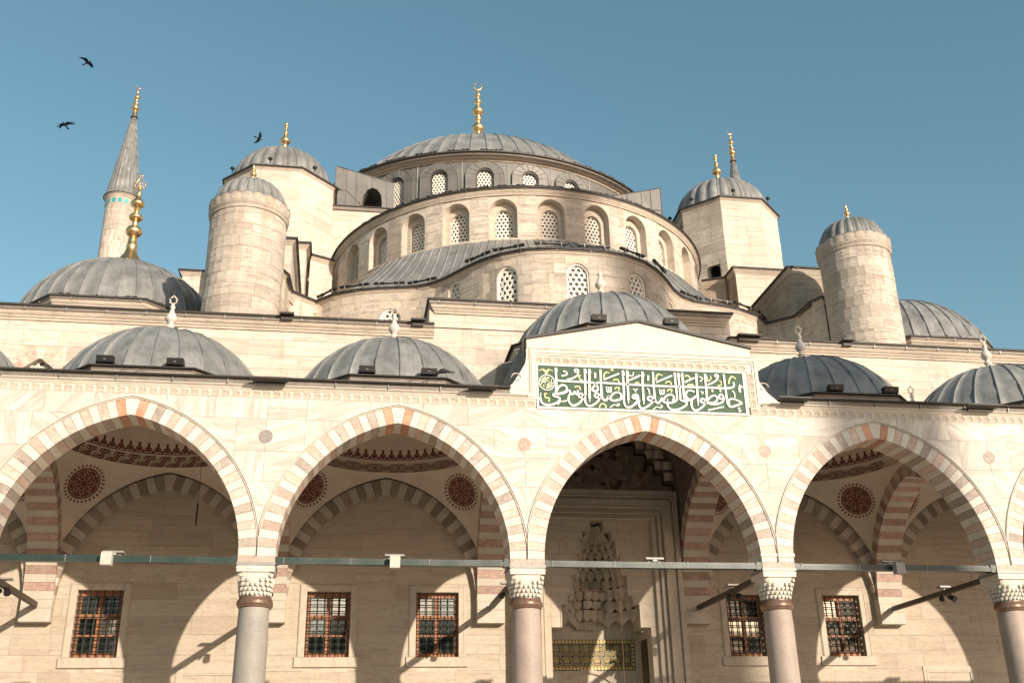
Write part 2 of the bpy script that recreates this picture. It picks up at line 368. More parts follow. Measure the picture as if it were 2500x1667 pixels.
CALLI=[(54,[(459,1044),(463,744),(458,529),(438,390)]),(27,[(465,1051),(485,1007),(497,947)]),(39,[(648,969),(726,940),(748,890),(698,856),(600,826)]),(41,[(1000,952),(958,956),(953,995),(992,1028),(1034,1017),(1043,960),(1009,862),(889,781),(735,733)]),(49,[(489,724),(582,696),(1141,689),(1409,681),(1492,621),(1533,533),(1508,469),(1434,453),(1384,483),(1409,554),(1480,633),(1550,690),(1814,684),(2182,674),(2552,665)]),(56,[(1215,1051),(1207,673),(1194,343),(1139,253)]),(24,[(1225,1051),(1248,1007),(1259,937)]),(54,[(1333,1049),(1317,626),(1302,247)]),(27,[(1302,247),(1296,165)]),(24,[(1342,1050),(1361,999),(1370,933)]),(54,[(1625,1049),(1618,638),(1623,334),(1666,229),(1727,225),(1786,303),(1809,341),(1815,278),(1909,219),(2070,250),(2159,310),(2200,369),(2207,675),(2209,1041)]),(24,[(2218,1048),(2239,997),(2257,921)]),(24,[(2330,1053),(2349,1002),(2361,925)]),(54,[(2323,1046),(2317,666),(2309,246)]),(27,[(2309,246),(2303,158)]),(63,[(1452,918),(1504,925)]),(63,[(1448,840),(1500,847)]),(41,[(1696,772),(2113,960)]),(41,[(2368,784),(2670,938)]),(49,[(463,416),(496,493),(565,569),(639,587),(710,552),(729,476),(674,411),(558,363),(413,345),(369,312),(410,276),(505,254),(534,211),(501,142),(403,82),(258,39),(139,54),(58,125),(40,237)]),(24,[(40,237),(55,356)]),(34,[(460,333),(605,352),(716,407),(797,460)]),(49,[(797,454),(829,367),(889,357),(923,427),(950,359),(999,373),(1009,462)]),(49,[(799,353),(758,251),(772,139),(834,60),(931,60),(1042,130),(1119,227),(1145,303),(1102,371),(1041,362),(1017,311),(1055,275),(1140,288),(1193,331)]),(49,[(1190,305),(1184,179),(1221,81),(1305,52),(1416,100),(1518,192),(1566,294),(1540,375),(1480,392),(1434,340),(1462,290),(1548,296),(1623,334)]),(22,[(474,53),(574,157),(621,134),(665,173),(694,149),(714,193)]),(46,[(1840,286),(1907,389),(1996,437),(2081,434),(2132,366),(2109,289)]),(29,[(1759,593),(1759,472),(1787,439),(1811,474),(1814,583)]),(29,[(1811,474),(1849,438),(1873,483),(1870,591)]),(49,[(2197,318),(2190,204),(2219,92),(2290,50),(2390,85),(2508,191),(2571,307),(2546,388),(2472,394),(2422,339),(2454,300),(2553,319)]),(29,[(2446,556),(2506,523),(2570,561)]),(27,[(2506,523),(2513,455)]),(24,[(1813,27),(1927,106),(2011,84),(2061,105),(2057,136),(2001,128)]),(27,[(2365,925),(2419,902),(2477,936),(2489,1014)]),(54,[(2727,1035),(2710,622),(2708,240)]),(27,[(2708,240),(2704,145)]),(24,[(2733,1041),(2754,984),(2765,920)]),(51,[(3008,1040),(3003,633),(3009,302),(3034,220),(3088,197),(3148,256),(3197,334),(3216,259),(3293,211),(3443,222),(3547,271),(3597,349),(3591,656),(3586,1042)]),(24,[(3592,1045),(3613,994),(3621,936)]),(46,[(3680,1036),(3686,660),(3691,353)]),(24,[(3687,1042),(3714,998),(3728,934)]),(51,[(3788,1051),(3786,664),(3786,369),(3836,301),(3937,311),(4042,366),(4111,426)]),(54,[(4161,1043),(4154,627),(4149,268)]),(27,[(4149,268),(4144,165)]),(24,[(4168,1049),(4189,1005),(4198,933)]),(54,[(4402,1046),(4401,637),(4393,289)]),(24,[(4409,1047),(4435,989),(4459,905)]),(51,[(4913,1054),(4923,657),(4930,322),(4954,221),(5005,165),(5121,188),(5333,273)]),(49,[(2485,674),(3005,659),(3755,663),(4385,668),(4892,669),(5086,692),(5162,745),(5153,842)]),(41,[(2509,851),(2657,926)]),(41,[(3074,758),(3516,961)]),(41,[(3835,789),(4108,923)]),(63,[(2848,902),(2899,910)]),(63,[(2842,822),(2893,829)]),(49,[(2477,377),(2541,322),(2538,221),(2473,130)]),(49,[(2599,274),(2573,159),(2603,59),(2675,36),(2790,91),(2907,184),(2964,274),(2933,356),(2859,362),(2817,301),(2863,258),(2963,264),(3014,289)]),(29,[(2823,590),(2865,538),(2878,421)]),(29,[(3150,575),(3148,460),(3174,433),(3199,462),(3207,571)]),(29,[(3199,462),(3237,438),(3262,477),(3270,580)]),(44,[(3224,271),(3294,376),(3379,428),(3472,424),(3514,359),(3472,268)]),(49,[(3686,365),(3686,301),(3783,267),(3843,231),(3818,166),(3705,86),(3551,30),(3428,32),(3346,99),(3320,199)]),(24,[(3320,199),(3342,314)]),(44,[(4072,531),(3985,569),(3890,552),(3845,474),(3850,384),(3913,323)]),(49,[(3986,300),(3964,197),(3985,84),(4062,33),(4179,78),(4301,184),(4355,288),(4317,351),(4248,345),(4221,289),(4258,252),(4384,264)]),(24,[(4256,567),(4269,509),(4300,504),(4317,550)]),(46,[(4384,257),(4496,248),(4613,285),(4674,364),(4653,434),(4580,457),(4486,408),(4417,316)]),(46,[(4382,244),(4518,217),(4696,237),(4817,305),(4845,396),(4810,485),(4746,476),(4726,404),(4773,368),(4837,377)]),(61,[(4539,580),(4582,587)]),(61,[(4755,589),(4799,595)]),(37,[(4389,47),(4821,158)]),(41,[(4713,974),(4669,979),(4673,1018),(4720,1037),(4754,995),(4720,909),(4602,813),(4449,742)]),(29,[(4247,952),(4332,909),(4248,825)]),(44,[(5334,279),(5214,346),(5091,386),(4993,357),(4977,260),(4990,145)]),(29,[(5096,612),(5147,549),(5156,421)]),(22,[(5202,114),(5231,147),(5260,129),(5222,70),(5238,39),(5293,79)]),(61,[(5331,777),(5307,672),(5308,569)]),(22,[(2932,14),(3049,94),(3121,65),(3185,99),(3170,136),(3131,122)])]
FLOUR=[(46,[(213,868),(192,949),(121,1000)]),(15,[(121,1000),(35,962)]),(46,[(216,868),(240,952),(290,998)]),(15,[(290,998),(392,964)]),(24,[(1101,873),(1060,845),(1078,769),(1156,741)]),(24,[(934,548),(990,573),(1056,565),(1082,475)]),(32,[(1705,827),(1719,924),(1769,990)]),(19,[(1769,990),(1861,969)]),(24,[(1947,767),(2005,801),(2078,785),(2098,709)]),(24,[(1971,538),(2029,585),(2090,574),(2067,501)]),(24,[(1545,24),(1587,113),(1672,128),(1723,61),(1703,17)]),(24,[(153,291),(160,348),(220,344)]),(27,[(159,291),(181,236),(270,227),(255,132)]),(32,[(3079,823),(3115,960),(3180,995)]),(19,[(3180,995),(3258,953)]),(24,[(3323,749),(3390,803),(3458,787),(3477,716)]),(24,[(3350,531),(3410,585),(3479,581),(3453,497)]),(29,[(3863,965),(3946,982),(3998,919)]),(19,[(4460,925),(4478,847),(4563,929),(4544,1000)]),(17,[(4722,740),(4819,757),(4823,861),(4773,872)]),(32,[(5034,805),(5075,950),(5146,1018)]),(19,[(5146,1018),(5235,950)]),(32,[(3911,727),(4076,734)]),(32,[(2525,730),(2624,727)]),(24,[(5332,725),(5461,730)]),(37,[(1896,1054),(1971,1057)])]
# ------------------------------------------------------------------ masonry helpers
def cut_spans(u0, u1, spans):
    """what is left of [u0,u1] outside the given spans"""
    segs = [(u0, u1)]
    for a, b in spans:
        n = []
        for s, e in segs:
            if b <= s or a >= e: n.append((s, e))
            else:
                if a > s: n.append((s, a))
                if b < e: n.append((b, e))
        segs = n
    return segs
def blockwall(parent, f, U0, U1, V0, V1, holes, ch, bl, mat, thick=.25, seg=.6, gap=.006, maxobj=300, name='stone_block', vis=None, core=True, rng=None):
    """ashlar on the surface f(u,v,w): w outwards. Each block an object, the rest beyond maxobj joined as stuff"""
    rng = rng or random
    blocks = []; v = V0; row = 0
    while v < V1-.05:
        h = min(ch*rng.uniform(.86, 1.14), V1-v)
        if V1-v-h < ch*.45: h = V1-v
        u = U0-(rng.random()*bl*.8); cuts = []
        while u < U1:
            l = bl*rng.uniform(.6, 1.4); a, b = max(u, U0), min(u+l, U1); u += l
            if b-a > .04: cuts.append((a, b))
        hs = [(a, b) for (a, b, c, d) in holes if c < v+h-.02 and d > v+.02]
        for a, b in cuts:
            for s, e in cut_spans(a, b, hs):
                if e-s > .03: blocks.append((s, e, v, v+h))
        v += h
    if core:
        mb = MB(); vs = sorted(set([V0, V1]+[x for h in holes for x in h[2:4] if V0 < x < V1]))
        for i in range(len(vs)-1):
            c, d = vs[i], vs[i+1]
            hs = [(a, b) for (a, b, p, q) in holes if p < d-1e-4 and q > c+1e-4]
            for s, e in cut_spans(U0, U1, hs):
                n = max(1, int((e-s)/seg))
                mb.grid(lambda x, y: f(s+(e-s)*x, c+(d-c)*y, -.012), n, 1)
        mb.obj('mortar_core', M['joint'], parent)
    cx = (U0+U1)/2
    if vis: blocks.sort(key=lambda b: -vis(b))
    stuff = MB()
    for k, (a, b, c, d) in enumerate(blocks):
        n = max(1, int(round((b-a)/seg))); g = gap/2; jit = rng.uniform(-.004, .006)
        us = [a+g+(b-a-2*g)*i/n for i in range(n+1)]; be = .007
        V = []; F = []
        for j, (vv, w_) in enumerate(((c+g, -.02), (c+g, jit-be*.6), (c+g+be, jit), (d-g-be, jit), (d-g, jit-be*.6), (d-g, -.02))):
            for i, u_ in enumerate(us):
                V.append(f(u_, vv, w_))
        k1 = n+1
        for j in range(5):
            for i in range(n): F.append((j*k1+i, j*k1+i+1, (j+1)*k1+i+1, (j+1)*k1+i))
        F.append(tuple(j*k1 for j in (0, 5, 4, 3, 2, 1))); F.append(tuple(j*k1+n for j in (0, 1, 2, 3, 4, 5)))
        t = rng.random()
        if k < maxobj: obj(name, mesh(name, V, F, mat, tone=t), parent)
        else: stuff.t = t; stuff.add(V, F)
    if stuff.V:
        o = stuff.obj('distant_stone_blocks', mat, parent, tones=True); o['kind'] = 'stuff'
def arch_pts(hw, spring, top, n=10, pointed=True):
    """outline from left springing over the crown to the right springing, (x,z), centred on x=0"""
    h = top-spring
    if pointed and h > hw:
        e = (h*h-hw*hw)/(2*hw); Rr = hw+e; a1 = math.acos(e/Rr)
        right = [(-e+Rr*math.cos(a1*i/n), spring+Rr*math.sin(a1*i/n)) for i in range(n+1)]
    else: right = [(hw*math.cos(PI/2*i/n), spring+h*math.sin(PI/2*i/n)) for i in range(n+1)]
    left = [(-x, z) for x, z in right[:-1]]
    return left + right[::-1]
def surround(mb, f, u, v0, vtop, hw, U0, U1, V1, arch, w0, w1):
    """plate filling rect [U0,U1]x[v0,V1] round an arched hole, plus the reveal from w0 in to w1"""
    A = [(u-hw, v0)]+[(u+x, z) for x, z in arch]+[(u+hw, v0)]
    O = []
    for (x, z) in A:
        dx, dz = x-u, z-v0
        # push the point out to the rectangle along a ray from the window's foot
        if abs(dx) < 1e-6: O.append((u, V1)); continue
        k = min(((U1-u) if dx > 0 else (u-U0))/abs(dx), (V1-v0)/dz if dz > 1e-6 else 1e9)
        O.append((u+dx*k, v0+dz*k))
    # make corners exact
    n = len(A); V = [f(a[0], a[1], w0) for a in A]+[f(o[0], o[1], w0) for o in O]+[f(a[0], a[1], w1) for a in A]
    F = [(i, i+1, n+i+1, n+i) for i in range(n-1)]+[(i, 2*n+i, 2*n+i+1, i+1) for i in range(n-1)]
    for c in ((U0, V1), (U1, V1)):
        bi = min(range(n-1), key=lambda i: 0 if (O[i][0]-c[0])*(O[i+1][0]-c[0]) <= 1e-9 and (O[i][1]-c[1])*(O[i+1][1]-c[1]) <= 1e-9 and O[i] != O[i+1] and (O[i][0] != O[i+1][0] and O[i][1] != O[i+1][1]) else 1)
        V.append(f(c[0], c[1], w0)); F.append((n+bi, n+bi+1, len(V)-1))
    mb.add(V, F); return A
def lattice(parent, f, u, v0, v1, hw, w_, pitch, rad, thick=.06):
    """pierced plaster screen with round holes in hexagonal order, glass behind"""
    mb = MB(); px = pitch; pz = pitch*.866; j = 0; z = v0+pitch*.35; m = 12
    while z < v1+pitch*.4:
        x = u-hw-px+(px/2 if j % 2 else 0)
        while x < u+hw+px:
            if abs(x-u) < hw+px*.55:
                hx = []
                for k in range(m):
                    a = 2*PI*k/m+PI/6*0
                    # hexagon boundary (pointy top)
                    aa = (a % (PI/3))-PI/6; rh = px/2/math.cos(aa)
                    hx.append((x+rh*math.cos(a), z+rh*math.sin(a)))
                ci = [(x+rad*math.cos(2*PI*k/m), z+rad*math.sin(2*PI*k/m)) for k in range(m)]
                V = [f(*p, w_) for p in hx]+[f(*p, w_) for p in ci]+[f(*p, w_-thick) for p in ci]
                F = [(k, (k+1) % m, m+(k+1) % m, m+k) for k in range(m)]+[(m+k, m+(k+1) % m, 2*m+(k+1) % m, 2*m+k) for k in range(m)]
                mb.add(V, F)
            x += px
        z += pz; j += 1
    o = mb.obj('lattice_screen', M['screen'], parent)
    g = MB(); g.add([f(u-hw-.1, v0-.1, w_-thick), f(u+hw+.1, v0-.1, w_-thick), f(u+hw+.1, v1+.1, w_-thick), f(u-hw-.1, v1+.1, w_-thick)], [(0, 1, 2, 3)])
    g.obj('glass_pane', M['bull'], parent)
def cyl_map(cx, cy, R, a_ref=-PI/2):
    """u = arc length from the direction a_ref, positive counter-clockwise seen from above"""
    return lambda u, v, w_: (cx+(R+w_)*math.cos(a_ref+u/R), cy+(R+w_)*math.sin(a_ref+u/R), v)
def plane_map(p0, d, nrm):
    """wall from p0 along the unit direction d; nrm points outwards"""
    return lambda u, v, w_: (p0[0]+d[0]*u+nrm[0]*w_, p0[1]+d[1]*u+nrm[1]*w_, v)
def front_map(y): return lambda u, v, w_: (u, y-w_, v)
CORN = [(-.05, -.46), (.05, -.46), (.06, -.38), (.10, -.36), (.11, -.31), (.17, -.25), (.2, -.18), (.2, -.15), (.24, -.14)]
def cornice(parent, path, closed=False, k=1.0, lead_h=.15, lip=.06, roof=None, joints=True):
    """stone moulding with a lead capping; path z is the top edge of the lead"""
    mb = MB(); mb.sweep([(x, y, z-lead_h) for x, y, z in path], [(a*k, (b+.14)*k) for a, b in CORN], closed)
    o = mb.obj('cornice_moulding', M['mould'], parent); fix_normals(o.data)
    mb = MB(); e = .25*k
    mb.sweep(path, [(-.1, -lead_h+.002), (e, -lead_h+.002), (e+.012, -.045)], closed)
    mb.m = 1; mb.sweep(path, [(e+.012, -.045), (e+lip, -.045), (e+lip+.012, -.0), (e+lip, .018), (e, .03)], closed)
    mb.m = 2; mb.sweep(path, [(e, .03), (-.35 if roof is None else roof, .12)], closed)
    o = mb.obj('lead_capping', [M['lead_warm'], M['lead_dark'], M['lead']], parent)
    if joints:
        # welts across the lead fascia about every metre
        mb = MB(); P = [Vector(p) for p in path]; n = len(P); acc = .5
        for i in range(n if closed else n-1):
            a, b = P[i], P[(i+1) % n]; d = (b-a); L = d.length
            if L < 1e-6: continue
            d.normalize(); nn = Vector((d.y, -d.x, 0))
            while acc < L:
                c = a+d*acc; acc += 1.15
                q = lambda s, o_, z: c+d*s+nn*o_+Vector((0, 0, z))
                mb.add([q(-.02, e-.02, -lead_h), q(.02, e-.02, -lead_h), q(.02, e+.03, -lead_h), q(-.02, e+.03, -lead_h), q(-.02, e-.02, .02), q(.02, e-.02, .02), q(.02, e+.03, .02), q(-.02, e+.03, .02)],
                       [(0, 1, 2, 3), (4, 5, 6, 7), (0, 1, 5, 4), (1, 2, 6, 5), (2, 3, 7, 6), (3, 0, 4, 7)])
            acc -= L
        if mb.V: mb.obj('lead_welt', M['lead'], parent)
def gore_dome(parent, c, prof, n, rollw=.05, rollh=.045, bulge=0.0, a0=0.0, count=None, seams=(), name='lead_panel', mat='lead', sub=3):
    """lead gores round the axis in two alternating sheet patterns with staggered laps"""
    s2 = tuple(min(len(prof)-2, s+1) for s in seams) if seams else ()
    mes = [gore_mesh(prof, n, rollw*k1, rollh, bulge, sm, name, mat, sub) for sm, k1 in ((seams, 1.0), (s2, .85), (seams, .9))]
    da = 2*PI/n
    for k in range(count or n):
        o = obj(name, mes[(0, 1, 2, 1)[k % 4]], parent, loc=c, rot=(0, 0, a0+k*da+random.uniform(-.018, .018)*da))
        if bulge == 0: o.rotation_euler[0] = random.uniform(-.0006, .0006)
def gore_mesh(prof, n, rollw, rollh, bulge, seams, name, mat, sub):
    P = prof; da = 2*PI/n; V = []; F = []
    lap = set(seams)
    rows = []
    for j, (r, z) in enumerate(P):
        if j in lap: rows.append((r+.035, z-.02)); rows.append((r+.004, z+.006))
        else: rows.append((r, z))
    return gore_rows(rows, P, n, rollw, rollh, bulge, name, mat, sub)
def gore_rows(rows, P, n, rollw, rollh, bulge, name, mat, sub):
    da = 2*PI/n; V = []; F = []; cols = []
    for i, (r, z) in enumerate(rows):
        ha = min((rollw/max(r, .05))/2, da*.3)
        an = [(-ha, 0), (-ha*.6, rollh*.8), (0, rollh), (ha*.6, rollh*.8), (ha, 0)]
        for k in range(1, sub+1):
            s = k/sub; a = ha+(da*1.03-2*ha)*s
            an.append((a, bulge*4*s*(1-s)*min(1, r/P[0][0]*1.2)))
        cols.append(an)
    m = len(cols[0])
    for (r, z), an in zip(rows, cols):
        for a, h in an:
            hh = h*min(1, r/(P[0][0]*.25)); V.append(((r+hh*.75)*math.cos(a), (r+hh*.75)*math.sin(a), z+hh*.6))
    for j in range(len(rows)-1):
        for i in range(m-1): F.append((j*m+i, j*m+i+1, (j+1)*m+i+1, (j+1)*m+i))
    return mesh(name, V, F, M[mat], smooth=True)
def dome_prof(r0, z0, h, n=12, power=1.0, rmin=.03):
    out = []
    for i in range(n+1):
        t = PI/2*i/n; out.append((max(rmin, r0*math.cos(t)**power), z0+h*math.sin(t)))
    return out
def cap_prof(r0, z0, h, n=12, rmin=.04):
    Rs = (r0*r0+h*h)/(2*h); a0 = math.asin(min(1, r0/Rs));
    if h > Rs: a0 = PI-a0
    return [(max(rmin, Rs*math.sin(a0*(1-i/n))), z0+h-Rs+Rs*math.cos(a0*(1-i/n))) for i in range(n+1)]
def finial(parent, c, prof, mat, n=16, name='finial'):
    mb = MB(); mb.lathe(prof, n, c); return mb.obj(name, mat, parent, smooth=True)
def ball(z, r, h=None, n=6):
    h = h or r*.8
    return [(r*math.cos(PI*i/n-PI/2), z+h*math.sin(PI*i/n-PI/2)) for i in range(1, n)]
def crescent(parent, c, r, mat, th=.035, gap=.5, ang=PI/2):
    P = []; w_ = []
    for i in range(17):
        a = ang+gap+(2*PI-2*gap)*i/16
        P.append((c[0]+r*math.cos(a), c[1], c[2]+r*math.sin(a))); w_.append(th*(.35+.9*math.sin(PI*i/16)))
    mb = MB(); mb.tube(P, w_, 6); mb.obj('crescent', mat, parent, smooth=True)
# ================================================================== ground and sky-lit surroundings
def structure(name, mb, mat):
    o = mb.obj(name, mat); o['kind'] = 'structure'; return o
g = MB(); g.add([(-400, -400, 0), (400, -400, 0), (400, 400, 0), (-400, 400, 0)], [(0, 1, 2, 3)]); structure('ground', g, M['ground'])
g = MB(); g.box(-22, 41, -.9, 6.6, .004, .55); structure('portico_floor', g, M['ground'])
# the arcades on the other sides of the courtyard, behind and beside the camera; they shade the paving
opp = thing('courtyard_range', 'plain stone courtyard arcade range behind the camera', 'arcade', (9.3, -50, 0), 'courtyard ranges')
for k in range(12):
    mb = MB(); mb.t = random.random(); x = -27.9+6.2*k
    A = [(x-2.69, 0), (x-2.69, 6.47)]+[(x-2.69*math.cos(PI*i/10), 6.47+3.2*math.sin(PI*i/10)) for i in range(1, 10)]+[(x+2.69, 6.47), (x+2.69, 0)]
    O = [(x-3.1, 0), (x-3.1, 6.47)]+[(x-3.1+.62*i, 10.6) for i in range(1, 10)]+[(x+3.1, 6.47), (x+3.1, 0)]
    V = [(p[0], -46, p[1]) for p in A]+[(p[0], -46, p[1]) for p in O]+[(p[0], -46.8, p[1]) for p in A]; n = len(A)
    mb.add(V, [(i, i+1, n+i+1, n+i) for i in range(n-1)]+[(i, 2*n+i, 2*n+i+1, i+1) for i in range(n-1)]); mb.obj('arch_bay', M['marble'], opp, tones=True)
    mb = MB(); mb.lathe([(2.9, 10.6), (2.8, 11.4), (2.2, 12.4), (1.2, 13), (.05, 13.2)], 24, (x, -49.5, 0)); mb.obj('range_dome', M['lead'], opp, smooth=True)
mb = MB(); mb.box(-31, 43.4, -53.5, -53, 0, 10.6); mb.box(-31, 43.4, -53, -46.8, 10.4, 10.6); mb.obj('rear_wall', M['lime'], opp)

# ================================================================== the arcade wall of the portico
ZS = 6.47; E0 = .618; RI = 3.308; RO = 3.712; RM = 3.77; HB = 3.1
def xc(k): return -3.1+6.2*k            # bay centres; columns stand at 6.2*k
def hw_at(z, Rr, dz=0):                 # half width of an arch curve at height z
    h = z-(ZS+dz)
    if h < 0: return Rr-E0
    v = Rr*Rr-h*h
    return max(0, math.sqrt(v)-E0) if v > 0 else 0
def apex(Rr): return ZS+math.sqrt(Rr*Rr-E0*E0)
arc = thing('arcade_wall', 'veined marble arcade wall with striped pointed arches at the front of the portico', 'arcade', (9.3, 0, 0))
AMAX = math.acos(E0/RI)
def voussoirs(parent, xf, n, ri, ro, mats, lim=None, key=True, dz=0, name='voussoir', merged=None, tones=None, rough=.006):
    """wedge stones of a two-centred arch; xf(x,z,s) with s=0 front, 1 back; x measured from the crown"""
    half = (n-1)/2; d = AMAX/(half+.5)
    idx = 0
    for side in (1, -1):
        for k in range(int(half)+1):
            if side == -1 and k == 0: continue
            a1 = AMAX-(k-.5)*d; a0 = AMAX-(k+.5)*d
            if k == 0: a1 = AMAX
            a0 = max(a0, 0)
            gp = .0012
            def pt(a, R_): 
                x = -E0+R_*math.cos(a); z = ZS+dz+R_*math.sin(a)
                x = max(x, 0)
                if lim is not None: x = min(x, lim)
                return x, z
            def radial(a, R_):
                # joints run to the arc's centre; past the crown line clip at x=0
                return pt(a, R_)
            jit = random.uniform(0, rough)
            if k == 0:
                def pk(a, R_):
                    x, z = -E0+R_*math.cos(a), ZS+dz+R_*math.sin(a); return x, z
                # keystone spans the crown
                xi, zi = pt(a0+gp, ri); xo, zo = pt(a0+gp, ro); zai = ZS+dz+math.sqrt(ri*ri-E0*E0); zao = ZS+dz+math.sqrt(ro*ro-E0*E0)
                poly = [(-xi, zi), (0, zai), (xi, zi), (xo, zo), (0, zao), (-xo, zo)]
            else:
                am = (a0+a1)/2
                poly = [pt(a1-gp, ri), pt(am, ri), pt(a0+gp, ri), pt(a0+gp, ro), pt(am, ro), pt(a1-gp, ro)]
                poly = [(side*x, z) for x, z in poly]
            mi = mats(k, side)
            mb = MB(); mb.t = random.random()
            mb.prism(poly, lambda x, z: xf(x, z, -jit), lambda x, z: xf(x, z, None))
            if merged is not None:
                merged.m = mi; merged.t = mb.t; merged.add(mb.V, mb.F)
            else:
                me = mb.mesh(name, MATS[mi], tones=True); fix_normals(me); obj(name, me, parent)
MATS = [M['marble_w'], M['pink'], M['grey_b'], M['red_key'], M['red_in'], M['dark_in'], M['pale_in']]
def front_pick(k, side):
    if k % 2 == 0: return 0
    if k == 1: return 3
    return random.choice([1, 1, 2])
for k in range(-1, 7):
    vis = 0 <= k <= 4
    mg = None if vis else MB()
    x0 = xc(k)
    voussoirs(arc, lambda x, z, s, x0=x0: (x0+x, s if s is not None else .8, z), 49, RI, RO, front_pick, lim=HB-.004, merged=mg)
    if mg: mg.obj('voussoir_ring', MATS, arc, tones=True)
# archivolt mouldings round each arch
for k in range(-1, 7):
    mb = MB(); x0 = xc(k); prof = [(RO+.001, .01), (RO+.004, -.03), (RO+.022, -.03), (RO+.026, .01), (RO+.036, .01), (RO+.04, -.045), (RO+.062, -.045), (RO+.066, .0)]
    for side in (1, -1):
        for (Ra, ya), (Rb, yb) in zip(prof[:-1], prof[1:]):
            V = []; n = 40
            for i in range(n+1):
                for Rr, y in ((Ra, ya), (Rb, yb)):
                    zt = math.sqrt(Rr*Rr-E0*E0); am = math.acos(E0/Rr)
                    a = am*i/n; x = -E0+Rr*math.cos(a)
                    V.append((x0+side*min(x, HB-.001-(Rb-RO)*.1), y, ZS+Rr*math.sin(a)))
            F = [(2*i, 2*i+1, 2*i+3, 2*i+2) for i in range(n)]
            # where the two arches meet the mouldings die into each other
            F = [f for f in F if not (V[f[0]][2] < 7.0 and abs(V[f[0]][0]-x0) > HB-.004 and y > 1)]
            mb.add(V, F)
    mb.obj('archivolt_moulding', M['marble_w'], arc)
# marble slabs of the spandrels, each cut to the curve of the arches
def slab(poly, y=.0, mat='marble', parent=arc, y1=.06):
    if len(poly) < 3: return
    mb = MB(); mb.t = random.random(); j = random.uniform(-.002, .004)
    mb.prism(poly, lambda x, z: (x, y+j, z), lambda x, z: (x, y1, z))
    me = mb.mesh('marble_slab', M[mat], tones=True); fix_normals(me); obj('marble_slab', me, parent)
def half_bay_slab(cx, s, xa, xb, za, zb, **kw):
    """slab between |x-cx| = xa and xb (from the column line inwards) and the arch curve; s=+1 right of the column"""
    n = max(1, int((zb-za)/.035)); L = []; R2 = []
    g_ = .003
    for i in range(n+1):
        z = za+g_+(zb-za-2*g_)*i/n
        lim = HB-hw_at(z, RM); 
        if lim <= xa+.005: continue
        L.append((cx+s*(xa+g_), z)); R2.append((cx+s*(min(xb-g_, lim)), z))
    if len(L) < 2: return
    # course that starts above the point where the curves part
    poly = L+R2[::-1]
    slab(poly, **kw)
ZT = 10.24
COURSES = [(7.05, 7.62), (7.62, 8.2), (8.2, 8.93), (8.93, 9.72), (9.72, ZT)]
for ci in range(-1, 8):
    cx = 6.2*ci-6.2*0
    for r_, (za, zb) in enumerate(COURSES):
        if r_ < 2:     # one slab across the column line
            n = 14; L = []; R2 = []
            for i in range(n+1):
                z = za+.003+(zb-za-.006)*i/n; lim = HB-hw_at(z, RM)
                if lim < .012: continue
                L.append((cx-lim, z)); R2.append((cx+lim, z))
            if len(L) > 1: slab(L+R2[::-1])
        elif r_ == 2:
            sp = random.uniform(.3, .6)
            half_bay_slab(cx, 1, 0, 9, za, zb); half_bay_slab(cx, -1, 0, 9, za, zb)
        else:
            for s in (1, -1):
                j = [0]+([random.uniform(.5, 1.0)] if r_ == 3 else [random.uniform(.9, 1.4), random.uniform(2.2, 2.6)])+[3.1]
                for a, b in zip(j[:-1], j[1:]): half_bay_slab(cx, s, a, b, za, zb)
# solid core behind the facing, with real depth
mb = MB()
for ci in range(-1, 8):
    for s in (1, -1):
        n = 34; cx = 6.2*ci; P = []
        for i in range(n+1):
            z = 6.95+(10.5-6.95)*i/n; lim = min(3.1, HB-hw_at(z, RO-.02)); P.append((lim, z))
        for (l0, z0), (l1, z1) in zip(P[:-1], P[1:]):
            for y in (.045, .79): mb.add([(cx, y, z0), (cx+s*l0, y, z0), (cx+s*l1, y, z1), (cx, y, z1)], [(0, 1, 2, 3)])
mb.obj('wall_core', M['marble_w'], arc)
# impost blocks over the capitals
for ci in range(-1, 8):
    cx = 6.2*ci
    for (za, zb, e, m_) in ((6.46, 6.72, 0, 1), (6.72, 6.98, 0, 0)):
        pass
# roundels
for ci in range(-1, 7):
    mb = MB(); mb.disc((6.2*ci, 9.28), .165, lambda x, z, h: (x, .012-h, z), 28, .02)
    mb.t = random.random()
    o = mb.obj('roundel', M[['grey_b', 'grey_roundel', 'pink', 'pink', 'grey_b', 'grey_b', 'pink', 'pink'][ci+1]], arc)
    if ci == 0: o['label'] = 'grey brown stone roundel left of the second arch'
# carved star frieze and the moulding above it
def star_tile():
    V = [(-.115, 0, 0), (.115, 0, 0), (.115, 0, .2), (-.115, 0, .2)]
    c = (0, .006, .1); T = []; 
    for i in range(6):
        a = PI/2+i*PI/3; T.append((.12*math.cos(a), -.002, .1+.097*math.sin(a)))
        a += PI/6; T.append((.05*math.cos(a), -.026, .1+.05*math.sin(a)))
    V += [c]+T; F = []
    for i in range(12): F.append((4, 5+i, 5+(i+1) % 12))
    # ground between the star and the tile edge, sunk
    B_ = [(-.115, .0, .2), (-.115, .0, .1), (-.115, .0, 0), (0, .0, 0), (.115, .0, 0), (.115, .0, .1), (.115, .0, .2), (0, .0, .2)]
    o = len(V); V += B_
    # ring: fan by angle
    ring = [5+i for i in range(12)]
    ba = [(math.atan2(b[2]-.1, b[0]), o+i) for i, b in enumerate(B_)]
    ta = [(math.atan2(V[i][2]-.1, V[i][0]), i) for i in ring]
    allp = sorted([(a, 0, i) for a, i in ba]+[(a, 1, i) for a, i in ta])
    lastb = max(ba)[1]; lastt = max(ta)[1]
    for a, ty, i in allp:
        if ty == 0: F.append((lastt, lastb, i)); lastb = i
        else: F.append((lastt, lastb, i)); lastt = i
    return mesh('carved_star_tile', V, F, M['frieze'], tone=.15)
st = star_tile()
